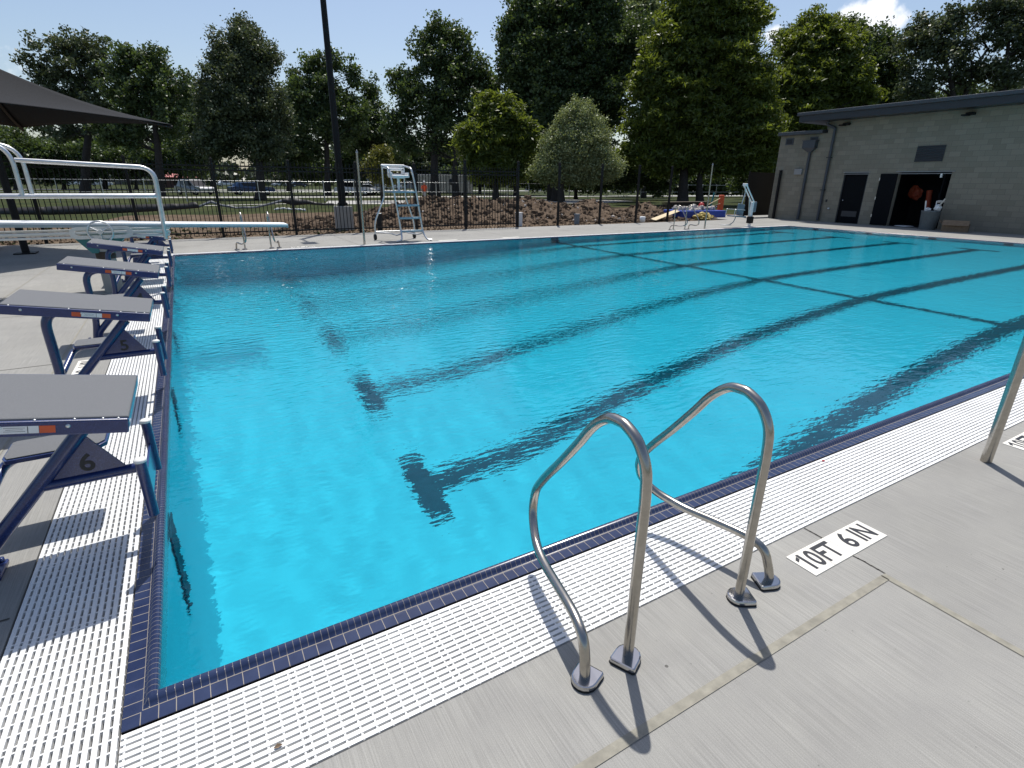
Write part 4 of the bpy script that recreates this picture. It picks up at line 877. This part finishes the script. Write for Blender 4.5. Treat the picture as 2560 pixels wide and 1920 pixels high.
ribbon('silt_fence', M['silt'], [(704, 498), (732, 493), (769, 501), (800, 507), (835, 509)], [(704, 506), (732, 514), (769, 511), (800, 513), (835, 514)], 30, 'black silt fence fabric bunched up left of the light pole', 'silt fence')
cf = thing('chain_link_fence', 'galvanised chain link fence with bright top rail crossing the whole park', 'fence', (0, 52, 0))
CY = 52.; xs_ = np.arange(-46, 92, 2.75)
for x in xs_:
    b = MB(); b.tube([(x, 0, -.1), (x, 0, 1.62)], .035, 6); b.lathe([(0, 1.68), (.04, 1.66), (.045, 1.62)], (x, 0, 0), 6); b.build('post', M['galv'], cf)
def rail_z(x): return 1.30+.0036*(x+20)*1.0
for nm, z, r in (('top_rail', 1.60, .016), ('mid_rail', .72, .015)):
    b = MB(); b.tube([(float(x), 0, z) for x in xs_], r, 6); b.build(nm, M['galv'], cf)
def flat(name, mat, pts, z): b = MB(); b.add([(x, y, z) for x, y in pts], [tuple(range(len(pts)))]); return kind(b.build(name, mat), 'structure')
flat('park_path', M['concrete_road'], [(-60, 66), (90, 60), (90, 66), (-60, 70)], -.052)
flat('park_path', M['curb'], [(-40, 40.2), (2, 43.5), (8, 46), (8, 46.5), (2, 44.1), (-40, 40.8)], -.048)
flat('park_road', M['concrete_road'], [(-160, 118), (260, 100), (260, 110), (-160, 128)], -.052)
flat('park_path', M['concrete_road'], [(10, 44), (34, 40), (42, 44), (42, 50), (12, 52)], -.044)

def car(name, paint, label, pos, rz, ln=4.6, ht=1.55, wd=1.8, van=False):
    t = thing(name, label, 'car', pos, rz, 'cars parked across the park')
    a = ln/2; hh = ht
    prof = [(-a, .35), (-a, .85), (-a+.15, .98), (-a+.55, 1.02), (-a+.95, hh-.02) if not van else (-a+.2, hh), (a*.12, hh), (a*.42, 1.04), (a-.25, .92), (a, .72), (a, .35)]
    b = MB(); w2 = wd/2; vs = []
    for s in (-1, 1):
        for x, z in prof: vs.append((x, s*(w2 if z < 1.03 else w2*.82), z))
    n = len(prof); b.add(vs, [tuple(range(n)), tuple(range(2*n-1, n-1, -1))]+[(i, (i+1) % n, n+(i+1) % n, n+i) for i in range(n)]); b.build('body', paint, t, .06)
    for s in (-1, 1):
        b = MB(); y = s*(w2*.92+.012); y2 = s*(w2*.82+.014)
        b.add([(-a+.75, y, 1.04), (a*.34, y, 1.05), (a*.10, y2, hh-.10), (-a+1.0, y2, hh-.12)], [(0, 1, 2, 3)]); b.build('side_window', M['glass_dark'], t)
        b = MB(); b.rbox((a-.02, s*w2*.7, .72), (.06, .34, .15), .03); b.build('headlight', M['headlamp'], t)
    b = MB(); b.add([(a*.42+.02, -w2*.84, 1.06), (a*.42+.02, w2*.84, 1.06), (a*.14+.02, w2*.76, hh-.05), (a*.14+.02, -w2*.76, hh-.05)], [(0, 1, 2, 3)]); b.build('windscreen', M['glass_dark'], t)
    for x in (-a*.62, a*.62):
        for s in (-1, 1):
            b = MB(); b.lathe([(0, -.09), (.24, -.09), (.33, -.07), (.33, .07), (.24, .09), (0, .09)], (x, s*w2*.93, .33), 14, Euler((math.pi/2, 0, 0)).to_matrix()); w_ = b.build('wheel', M['rubber'], t)
            b = MB(); b.lathe([(0, .10), (.2, .095), (.21, .09)], (x, s*w2*.93, .33), 10, Euler((math.pi/2 if s < 0 else -math.pi/2, 0, 0)).to_matrix()); b.build('rim', M['galv'], w_)
    return t
def carp(px, py): q = on_ground(px, py, -.05); return (q.x, q.y, -.05)
car('parked_car', M['car_silver'], 'silver pickup truck facing the pool on the grass left of the fence post', carp(489, 487), -1.0, 5.0, 1.75, 1.9)
car('parked_car', M['car_white'], 'white van parked just right of the light pole', carp(889, 489), -.5, 4.8, 1.9, 1.9, True)
car('parked_car', M['car_white'], 'white saloon parked beside the white van', carp(917, 488), .1, 4.4, 1.4)
car('parked_car', M['car_blue'], 'blue pickup truck behind the grey silt fabric', carp(631, 487), .15, 5.2, 1.5, 1.9)
for px, py, mt, rz, l_ in ((566, 466.5, 'car_white', .2, 'small white car far off left of the tree trunk'), (700, 466.5, 'car_white', 2.9, 'small white car far off left of the light pole'), (748, 468.0, 'car_dark', .1, 'small dark car far off behind the light pole'), (190, 465, 'car_white', .2, 'small white car far off under the leftmost trees'), (255, 466, 'car_white', .1, 'small white car far off beneath the steel guard rail'), (985, 474, 'car_white', .3, 'small white car far off behind the lifeguard chair')):
    car('parked_car', M[mt], l_, carp(px, py), rz)
# container office with round emblem, worker, pavilion, far buildings
q = on_ground(1115, 488, -.05)
ct = thing('site_trailer', 'long white site trailer with a dark round emblem behind the dirt mounds', 'trailer', (q.x, q.y, -.05), -.45)
b = MB(); b.rbox((0, 0, 1.5), (7.4, 2.4, 2.3), .04); ct_b = b.build('body', M['car_silver'], ct)
b = MB()
for i in range(24): b.bb((-3.6+.3*i, -1.225, .45), (-3.52+.3*i, -1.2, 2.55))
b.build('wall_ribs', M['grey_wall'], ct_b)
b = MB(); b.lathe([(0, .02), (.42, .02), (.42, .0)], (.9, -1.225, 1.75), 20, Euler((math.pi/2, 0, 0)).to_matrix()); b.build('emblem', M['ink'], ct_b)
for x in (-2.2, 2.2):
    b = MB(); b.lathe([(0, -.1), (.35, -.1), (.35, .1), (0, .1)], (x, -1.05, .36), 14, Euler((math.pi/2, 0, 0)).to_matrix()); b.build('wheel', M['rubber'], ct)
pq = on_ground(1062, 504, -.05); pq = Vector((pq.x, pq.y, -.05))
w_ = MB()
for s in (-1, 1): w_.tube([(s*.10, 0, .04), (s*.10, .02, .5), (s*.09, 0, .92)], [.055, .065, .09], 8)
w_.tube([(0, 0, .85), (0, 0, 1.1), (0, 0, 1.38), (0, 0, 1.48)], [.15, .15, .19, .08], 10)
w_.tube([(0, 0, 1.45), (0, -.01, 1.56)], .055, 8); w_.lathe([(0, .12), (.06, .10), (.09, .03), (.085, -.04), (.05, -.11), (0, -.125)], (0, -.015, 1.65), 12)
for s in (-1, 1):
    w_.tube([(s*.19, 0, 1.38), (s*.25, .03, 1.12), (s*.24, -.10, .88)], [.055, .045, .032], 8)
    for k in range(4): w_.tube([(s*.235+(k-1.5)*.016, -.11, .88), (s*.235+(k-1.5)*.016, -.125, .80-.01*(k % 2))], .009, 5)
    for k in (-1, 1): w_.tube([(s*.10, -.02, .04), (s*.10, -.13, .035)], .045, 6)
per = tag(w_.build('person', M['skin']), 'person in an orange shirt standing beside the site trailer', 'person'); per.location = pq
md = per.modifiers.new('skin_merge', 'REMESH'); md.mode = 'VOXEL'; md.voxel_size = .018; md.use_smooth_shade = True
def hull(name, mat, segs, parent):
    b = MB()
    for pts, rs in segs: b.tube(pts, rs, 10)
    o = b.build(name, mat, parent); md = o.modifiers.new('merge', 'REMESH'); md.mode = 'VOXEL'; md.voxel_size = .02; md.use_smooth_shade = True; return o
hull('shirt', M['cloth_orange'], [([(0, 0, .90), (0, 0, 1.12), (0, 0, 1.38), (0, 0, 1.47)], [.17, .17, .205, .10])]+[([(s*.18, 0, 1.39), (s*.25, .03, 1.14)], [.07, .06]) for s in (-1, 1)], per)
hull('trousers', M['cloth_pale'], [([(s*.10, 0, .07), (s*.10, .02, .5), (s*.09, 0, .95)], [.075, .085, .115]) for s in (-1, 1)], per)
b = MB(); b.lathe([(0, .155), (.07, .13), (.105, .06), (.10, .0), (.15, -.005), (.10, .01)], (0, -.015, 1.66), 12); b.build('hard_hat', M['white_paint'], per)

def house(name, label, pos, rz, dims, wall, roofm, hip=.0, windows=5):
    t = thing(name, label, 'building', pos, rz); lx, ly, lz = dims
    b = MB(); b.bb((-lx/2, -ly/2, 0), (lx/2, ly/2, lz)); b.build('wall', wall, t)
    b = MB(); o_ = .5
    if hip: b.add([(-lx/2-o_, -ly/2-o_, lz), (lx/2+o_, -ly/2-o_, lz), (lx/2+o_, ly/2+o_, lz), (-lx/2-o_, ly/2+o_, lz), (-lx*.2, 0, lz+hip), (lx*.2, 0, lz+hip)], [(0, 1, 5, 4), (1, 2, 5), (2, 3, 4, 5), (3, 0, 4), (3, 2, 1, 0)])
    else: b.bb((-lx/2-.2, -ly/2-.2, lz), (lx/2+.2, ly/2+.2, lz+.5))
    b.build('roof', roofm, t)
    for i in range(windows):
        x = -lx/2+lx*(i+.5)/windows; b = MB(); b.bb((x-lx/windows*.22, -ly/2-.06, lz*.35), (x+lx/windows*.22, -ly/2-.02, lz*.75)); b.build('window', M['glass_dark'], t)
    return t
q = at_depth(445, 462, 120); house('park_pavilion', 'low brown pavilion with a red hip roof seen through the fence on the left', (q.x, q.y, -.05), -.1, (7, 5, 2.2), M['brown_wall'], M['red_roof'], 1.5, 3)
q = at_depth(395, 460, 190); house('far_building', 'long grey flat roofed building far beyond the red roofed pavilion', (q.x, q.y, -.05), -.08, (30, 14, 4.6), M['grey_wall'], M['grey_roof'], 0, 9)
q = at_depth(1342, 460, 130); house('park_kiosk', 'small kiosk with a red roof far behind the grey green rounded tree', (q.x, q.y, -.05), .4, (4.2, 4, 1.6), M['grey_wall'], M['red_roof'], .9, 2)
q = at_depth(1000, 462, 150); house('far_building', 'pale low building far off behind the lifeguard chair', (q.x, q.y, -.05), .2, (16, 10, 2.6), M['grey_wall'], M['grey_roof'], 0, 6)

# ------------------------------------------------------------------ trees
def tree(name, label, dep, blobs, trunks, leaf, style='broad', dens=1.0, size=.30, tr=.35, group=None, shade=1.0):
    rg = np.random.default_rng(abs(hash(label)) % 9973 if False else sum(ord(c)*(i+1) for i, c in enumerate(label)) % 99991)
    base = at_depth(trunks[0][0][0], 470, dep); base = Vector((base.x, base.y, -.06))
    t = thing(name, label, 'tree', base, 0, group)
    k = dep/FPX; fh = np.array(Vector((fw.x, fw.y, 0)).normalized()); rh = np.array(Vector((rt.x, rt.y, 0)).normalized()); zz = np.array((0, 0, 1.))
    P, TI = [], []; limbs = []
    for px, py, rx, ry in blobs:
        c = np.array(at_depth(px, py, dep)); a, e = rx*k*.92, ry*k*.92; q = min(a, e)*1.05
        rc = {'broad': .55, 'cypress': .50, 'pear': .40}[style]*(dep/55)**.5
        area = a*e+a*q+e*q; nc = max(6, int(dens*area*(1.15 if style == 'broad' else 1.5)/(rc*rc)*2.5))
        u = rg.normal(size=(nc, 3)); u /= np.linalg.norm(u, axis=1)[:, None]; rr = rg.random(nc)**.5*1.04
        off = u*rr[:, None]
        cen = c+off[:, :1]*a*rh+off[:, 1:2]*q*fh+off[:, 2:3]*e*zz
        cen += rg.normal(size=cen.shape)*.16*min(a, e)
        limbs += [cen[i] for i in range(0, nc, max(1, nc//5))]
        nl = int(50 if style != 'pear' else 44)
        m_ = rg.normal(size=(nc, nl, 3))*rc*.62
        if style == 'cypress': m_ *= np.array((1.25, 1.25, .45)); m_[..., 2] -= .35*np.hypot(m_[..., 0], m_[..., 1])
        else: m_[..., 2] *= .75
        P.append((cen[:, None]+m_).reshape(-1, 3))
        ti = np.clip(.5+.28*rg.normal(size=(nc, 1))+.10*rg.normal(size=(nc, nl)), 0, 1); TI.append(ti.ravel())
    P = np.concatenate(P); TI = np.concatenate(TI); keep = P[:, 2] > .25; P, TI = P[keep], TI[keep]; n = len(P)
    nor = rg.normal(size=(n, 3))+np.array((0, 0, .55)); nor /= np.linalg.norm(nor, axis=1)[:, None]
    tg = np.cross(nor, rg.normal(size=(n, 3))); tg /= np.linalg.norm(tg, axis=1)[:, None]
    if style == 'cypress': tg = tg*.6+np.array((0, 0, -.5)); tg -= nor*(tg*nor).sum(1)[:, None]; tg /= np.linalg.norm(tg, axis=1)[:, None]
    bt = np.cross(nor, tg); s = size*1.0*(dep/55)**.5*(.6+.8*rg.random(n))[:, None]; wd_ = {'broad': .62, 'cypress': .34, 'pear': .6}[style]
    q4 = np.stack([P-tg*s*.5, P+bt*s*wd_*.5+nor*s*.10, P+tg*s*.5, P-bt*s*wd_*.5+nor*s*.10], 1)-np.array(base)
    o = np_mesh('crown', q4.reshape(-1, 3), np.arange(4*n).reshape(n, 4), leaf, False, np.repeat(TI, 4)); o.parent = t
    b = MB()
    for ti_, tp in enumerate(trunks):
        pts = []
        for (x, y) in tp:
            p_ = at_depth(x, y, dep); pts.append(p_-base)
        pts[0].z = -.1; r0 = tr*(1 if ti_ == 0 else .8); pts = smooth_path(pts, 5) if len(pts) > 2 else pts
        m = len(pts); b.tube(pts, [r0*(1.35-.35*min(1, i/(m*.15)))*(1-.72*i/(m-1)) for i in range(m)], 10)
        up_ = [p_ for p_ in pts if p_.z > pts[-1].z*.35] or pts
        for j in range(ti_, len(limbs), len(trunks)):
            e_ = Vector(limbs[j])-base; st_ = min(up_, key=lambda p_: abs(p_.z-(e_.z-.45*(Vector((e_.x-p_.x, e_.y-p_.y, 0))).length))); md_ = st_.lerp(e_, .5)+Vector((R.uniform(-.3, .3), R.uniform(-.3, .3), R.uniform(-.1, .5)))
            b.tube(smooth_path([st_, md_, e_], 3), [r0*.17*(1-.8*i/6) for i in range(7)], 5, False)
    b.build('trunk', M['bark'], t); return t, n
G_ = 'big trees beyond the park fence'
TR = [
 ('broadleaf_tree', 'airy grey green tree at the left with sky showing through its crown', 62, [(150, 125, 75, 40), (230, 118, 50, 36), (100, 165, 45, 32), (200, 190, 75, 48), (262, 190, 34, 55), (120, 205, 50, 30), (170, 240, 80, 30), (90, 300, 60, 26), (235, 280, 60, 40), (170, 330, 70, 28)], [[(212, 480), (215, 400), (222, 300), (205, 200), (190, 120)]], 'leaf_grey', 'broad', .34, .34, .48),
 ('broadleaf_tree', 'dark green ragged tree second from the left', 60, [(325, 150, 40, 32), (375, 150, 52, 38), (300, 205, 50, 48), (400, 215, 52, 55), (345, 260, 70, 50), (320, 335, 70, 44), (425, 305, 40, 50), (270, 320, 36, 36), (460, 220, 20, 40)], [[(398, 482), (397, 400), (385, 300), (362, 180)]], 'leaf_oak', 'broad', .52, .34, .50),
 ('broadleaf_tree', 'dense dark conical crowned tree left of the light pole', 50, [(608, 92, 42, 42), (575, 145, 62, 52), (645, 142, 55, 50), (600, 215, 95, 70), (600, 300, 108, 70), (545, 365, 70, 40), (650, 365, 75, 44), (690, 280, 40, 60), (515, 260, 28, 70)], [[(652, 505), (650, 430), (640, 330), (612, 90)]], 'leaf_grey', 'broad', 1.25, .25, .46),
 ('broadleaf_tree', 'slender dark tree just behind the dense conical one', 78, [(515, 330, 55, 60), (480, 250, 36, 45), (500, 390, 60, 30)], [[(531, 470), (530, 400), (515, 300)]], 'leaf_oak', 'broad', .9, .34, .40),
 ('broadleaf_tree', 'dark tree directly behind the light pole', 68, [(785, 170, 36, 36), (828, 158, 26, 28), (882, 188, 20, 34), (815, 235, 66, 52), (760, 255, 46, 52), (735, 195, 12, 30), (820, 320, 85, 56), (750, 370, 60, 46), (885, 290, 45, 50), (700, 380, 45, 50)], [[(818, 482), (818, 400), (812, 300), (800, 170)]], 'leaf_oak', 'broad', .62, .32, .42),
 ('broadleaf_tree', 'small dark tree between the light pole and the tall twin topped tree', 74, [(928, 232, 26, 36), (930, 290, 46, 38), (900, 345, 48, 44), (962, 340, 42, 38), (985, 395, 50, 32)], [[(930, 476), (930, 400), (930, 240)]], 'leaf_oak', 'broad', .55, .32, .36),
 ('broadleaf_tree', 'tall bright edged tree with rounded top in the middle', 58, [(1112, 82, 50, 34), (1062, 112, 40, 36), (1140, 125, 46, 46), (1090, 170, 56, 45), (1008, 205, 46, 36), (1030, 250, 56, 40), (1150, 205, 56, 56), (1192, 178, 36, 40), (1100, 270, 70, 56), (1000, 310, 56, 34), (1110, 340, 64, 46), (1185, 285, 55, 55), (1020, 360, 50, 30), (1225, 215, 30, 40)], [[(1087, 488), (1086, 400), (1088, 280), (1100, 90)], [(1140, 470), (1138, 400), (1150, 250)]], 'leaf_oak', 'broad', .52, .32, .50),
 ('cypress_tree', 'small olive cypress with feathery crown in front of the tallest tree', 46, [(1232, 255, 30, 26), (1262, 262, 30, 26), (1250, 300, 62, 42), (1230, 350, 84, 44), (1240, 392, 92, 32), (1240, 424, 84, 26), (1180, 335, 34, 36), (1310, 338, 34, 45)], [[(1240, 500), (1240, 420), (1245, 260)]], 'leaf_cypress', 'cypress', 1.5, .42, .30),
 ('broadleaf_tree', 'tallest dark tree cut off by the top of the picture', 55, [(1330, 30, 66, 60), (1292, 85, 50, 56), (1400, 60, 110, 84), (1480, 20, 90, 76), (1350, 150, 105, 76), (1450, 170, 115, 86), (1560, 125, 80, 86), (1370, 240, 100, 76), (1480, 260, 105, 76), (1300, 195, 56, 56), (1420, 340, 115, 76), (1330, 330, 76, 76), (1420, -70, 120, 70), (1275, 130, 26, 22)], [[(1395, 495), (1395, 400), (1400, 250), (1420, -60)], [(1385, 400), (1370, 240), (1340, 60)]], 'leaf_oak', 'broad', 1.05, .31, .60),
 ('pear_tree', 'pale grey green rounded tree in front of the tallest dark tree', 41, [(1447, 276, 38, 22), (1447, 308, 72, 34), (1445, 350, 98, 40), (1442, 392, 112, 40), (1420, 424, 108, 26), (1500, 420, 64, 28), (1380, 440, 50, 20), (1470, 444, 70, 20)], [[(1402, 503), (1405, 460), (1430, 380), (1446, 280)]], 'leaf_pear', 'pear', 1.5, .17, .22),
 ('cypress_tree', 'huge olive cypress with drooping feathery branches left of the pump house', 46, [(1760, -60, 84, 76), (1735, 40, 86, 66), (1830, 55, 74, 70), (1695, 125, 92, 62), (1800, 160, 110, 76), (1640, 195, 62, 54), (1720, 240, 122, 66), (1860, 215, 74, 76), (1640, 305, 76, 56), (1760, 325, 140, 66), (1600, 378, 54, 34), (1880, 330, 74, 76), (1720, 398, 140, 36), (1850, 405, 84, 28)], [[(1708, 498), (1712, 400), (1725, 250), (1755, -60)], [(1752, 496), (1752, 420), (1790, 250)]], 'leaf_cypress', 'cypress', 1.25, .42, .42),
 ('willow_tree', 'pale grey willow like tree top between the tallest tree and the huge cypress', 72, [(1610, 30, 50, 50), (1590, 95, 50, 50), (1640, 100, 40, 50), (1570, 170, 50, 40)], [[(1610, 476), (1608, 300), (1605, 60)]], 'leaf_pear', 'cypress', .9, .45, .35),
 ('broadleaf_tree', 'thin dark tree top poking out beside the huge cypress', 70, [(1890, 20, 22, 26), (1905, 50, 14, 16), (1870, 60, 30, 40), (1955, 100, 20, 26)], [[(1890, 476), (1888, 300), (1890, 30)]], 'leaf_oak', 'broad', .6, .34, .30),
 ('cypress_tree', 'olive cypress behind the left corner of the pump house', 52, [(2042, 62, 50, 34), (2000, 115, 54, 50), (2078, 108, 62, 52), (2020, 195, 84, 64), (2110, 190, 52, 64), (2000, 285, 76, 56), (2140, 250, 44, 44), (1955, 240, 46, 76), (2030, 340, 76, 46), (1940, 350, 40, 60), (1985, 410, 50, 46)], [[(2000, 500), (2005, 400), (2020, 250), (2040, 70)]], 'leaf_cypress', 'cypress', 1.2, .44, .38),
 ('broadleaf_tree', 'grey green tree under the small cloud above the pump house', 60, [(2138, 92, 38, 38), (2200, 98, 44, 36), (2170, 168, 54, 55), (2228, 185, 44, 54), (2200, 255, 56, 40), (2235, 110, 22, 36)], [[(2215, 476), (2212, 330), (2195, 110)]], 'leaf_oak', 'broad', .6, .32, .42),
 ('broadleaf_tree', 'wide tree with visible forked limbs above the pump house roof', 55, [(2330, 62, 46, 38), (2385, 42, 48, 38), (2296, 112, 44, 44), (2375, 118, 64, 44), (2330, 180, 72, 44), (2420, 195, 44, 34), (2290, 228, 54, 28), (2270, 90, 16, 30)], [[(2385, 480), (2385, 330), (2380, 220), (2340, 70)], [(2390, 300), (2420, 215), (2470, 120)]], 'leaf_grey', 'broad', .45, .32, .42),
 ('broadleaf_tree', 'tree at the top right corner above the pump house roof', 54, [(2480, 20, 52, 38), (2545, 40, 56, 56), (2490, 88, 40, 34), (2555, 110, 46, 36), (2525, 195, 56, 34), (2466, 170, 34, 32), (2600, 130, 60, 100), (2560, -10, 60, 40)], [[(2500, 480), (2500, 330), (2510, 210), (2530, 30)]], 'leaf_grey', 'broad', .45, .32, .40),
 ('evergreen_shrub', 'yellow green shrub behind the lifeguard chair', 48, [(952, 388, 24, 20), (945, 420, 34, 26), (965, 440, 34, 22)], [[(955, 482), (953, 440), (950, 395)]], 'leaf_yellow', 'pear', 1.5, .22, .12),
 ('broadleaf_tree', 'low dark tree at the far left edge under the canopy corner', 84, [(20, 345, 50, 30), (60, 385, 70, 44), (10, 420, 60, 40)], [[(40, 474), (40, 430), (40, 350)]], 'leaf_oak', 'broad', 1.1, .34, .30),
 ('broadleaf_tree', 'low dark tree behind the airy leftmost tree', 88, [(140, 395, 70, 44), (205, 400, 60, 40), (260, 395, 60, 40), (170, 432, 110, 24)], [[(160, 472), (160, 440), (165, 390)]], 'leaf_oak', 'broad', 1.1, .34, .30),
 ('broadleaf_tree', 'low dark tree between the second tree and the conical tree', 92, [(330, 405, 60, 36), (400, 400, 50, 34), (455, 395, 40, 40)], [[(340, 470), (340, 440), (345, 400)]], 'leaf_oak', 'broad', .9, .34, .30),
 ('broadleaf_tree', 'low tree behind the lifeguard chair and middle tree trunks', 90, [(1020, 405, 60, 36), (1090, 420, 60, 30), (1150, 410, 60, 36)], [[(1040, 472), (1042, 440), (1040, 400)]], 'leaf_grey', 'broad', .7, .34, .30),
 ('broadleaf_tree', 'low dark undergrowth tree filling the shade below the pale rounded tree', 62, [(1350, 420, 70, 46), (1460, 430, 90, 44), (1560, 425, 70, 50), (1640, 440, 70, 40)], [[(1440, 492), (1440, 470), (1450, 430)]], 'leaf_oak', 'broad', 1.1, .30, .25),
 ('broadleaf_tree', 'dark shaded tree in the gap beside the pump house wall', 56, [(1930, 400, 60, 60), (1990, 360, 50, 60), (1880, 440, 60, 36), (1960, 470, 60, 40)], [[(1930, 496), (1930, 460), (1940, 400)]], 'leaf_oak', 'broad', 1.1, .30, .25),
 ('broadleaf_tree', 'low dark undergrowth tree behind the trunk of the pale rounded tree', 80, [(1290, 440, 50, 26), (1350, 448, 60, 24), (1420, 450, 60, 24), (1490, 450, 60, 26)], [[(1380, 480), (1380, 465), (1385, 445)]], 'leaf_oak', 'broad', 1.2, .34, .25),  # added tree, stands in for the dark shade under the crowns
 ('broadleaf_tree', 'low dark undergrowth tree behind the trunks of the huge cypress', 80, [(1560, 452, 60, 26), (1630, 455, 60, 26), (1700, 458, 60, 26), (1780, 460, 70, 28), (1860, 462, 60, 28)], [[(1650, 484), (1650, 470), (1655, 450)]], 'leaf_oak', 'broad', 1.2, .34, .25),  # also added, its dark mass replaces shade beneath the cypress
 ('broadleaf_tree', 'low dark undergrowth tree right behind the middle tree trunks', 84, [(1180, 438, 50, 26), (1230, 445, 50, 24), (1120, 445, 40, 20)], [[(1200, 478), (1200, 462), (1200, 440)]], 'leaf_oak', 'broad', 1.0, .34, .25),  # added as well, to give the ground here its shaded darkness
 ('broadleaf_tree', 'dark background tree filling the gap between the two leftmost trees', 96, [(270, 300, 60, 60), (230, 370, 70, 50), (300, 390, 60, 50)], [[(262, 470), (262, 400), (268, 300)]], 'leaf_oak', 'broad', 1.0, .34, .40),
 ('broadleaf_tree', 'dark background tree just left of the dense conical tree', 98, [(450, 300, 50, 70), (440, 380, 60, 50), (480, 420, 60, 24)], [[(450, 470), (450, 400), (450, 300)]], 'leaf_oak', 'broad', 1.0, .34, .40),
 ('broadleaf_tree', 'dark background tree between the conical tree and the light pole', 96, [(720, 300, 50, 80), (700, 400, 60, 44), (760, 420, 60, 30)], [[(722, 470), (722, 400), (720, 300)]], 'leaf_oak', 'broad', 1.1, .34, .40),
 ('broadleaf_tree', 'dark background tree right of the light pole above the lifeguard chair', 94, [(900, 390, 70, 50), (860, 420, 60, 30), (1000, 420, 60, 30), (960, 360, 40, 30)], [[(880, 472), (880, 430), (890, 380)]], 'leaf_oak', 'broad', 1.0, .34, .36),
 ('broadleaf_tree', 'dark background tree behind the middle tall tree', 92, [(1060, 390, 70, 40), (1130, 395, 60, 40), (1200, 370, 60, 60), (1100, 430, 90, 24)], [[(1120, 474), (1120, 430), (1130, 380)]], 'leaf_oak', 'broad', 1.0, .34, .36),
 ('broadleaf_tree', 'dark background tree behind the small olive cypress', 76, [(1290, 380, 60, 50), (1230, 420, 80, 30), (1330, 420, 60, 34)], [[(1290, 480), (1290, 430), (1290, 360)]], 'leaf_oak', 'broad', 1.0, .34, .36),
 ('broadleaf_tree', 'dark background tree filling the space under the trees above the roof', 72, [(2230, 250, 60, 50), (2150, 290, 60, 60), (2300, 240, 60, 30), (2400, 235, 70, 26), (2500, 235, 70, 26)], [[(2250, 470), (2250, 330), (2250, 250)]], 'leaf_oak', 'broad', .5, .34, .40),
]
nleaf = 0
for nm, lbl, dep, bl, tk, lf, st_, dn, sz, r_ in TR:
    _, n_ = tree(nm, lbl, dep, bl, tk, M[lf], st_, dn, sz, r_, G_); nleaf += n_
print('leaves', nleaf)
# far wood closing the horizon: one mass nobody could count
rg = np.random.default_rng(77); nn = 40000
ang = rg.uniform(-75, 75, nn); dist = rg.uniform(215, 300, nn); hx = CAM.x+dist*np.sin(np.radians(ang)+YAW); hy = CAM.y+dist*np.cos(np.radians(ang)+YAW)
prof_h = 11+3.0*np.sin(ang*.31)+2.0*np.sin(ang*.83+1)+1.5*np.sin(ang*2.1); hz_ = prof_h*rg.random(nn)**.8
Pf = np.stack([hx, hy, hz_], -1); nor = rg.normal(size=(nn, 3)); nor /= np.linalg.norm(nor, axis=1)[:, None]; tg = np.cross(nor, rg.normal(size=(nn, 3))); tg /= np.linalg.norm(tg, axis=1)[:, None]; bt_ = np.cross(nor, tg)
s = 2.1; q4 = np.stack([Pf-tg*s*.5, Pf+bt_*s*.4, Pf+tg*s*.5, Pf-bt_*s*.4], 1)
fwood = np_mesh('far_wood', q4.reshape(-1, 3), np.arange(4*nn).reshape(nn, 4), M['leaf_far'], False, np.repeat(rg.random(nn), 4)); kind(fwood, 'stuff')
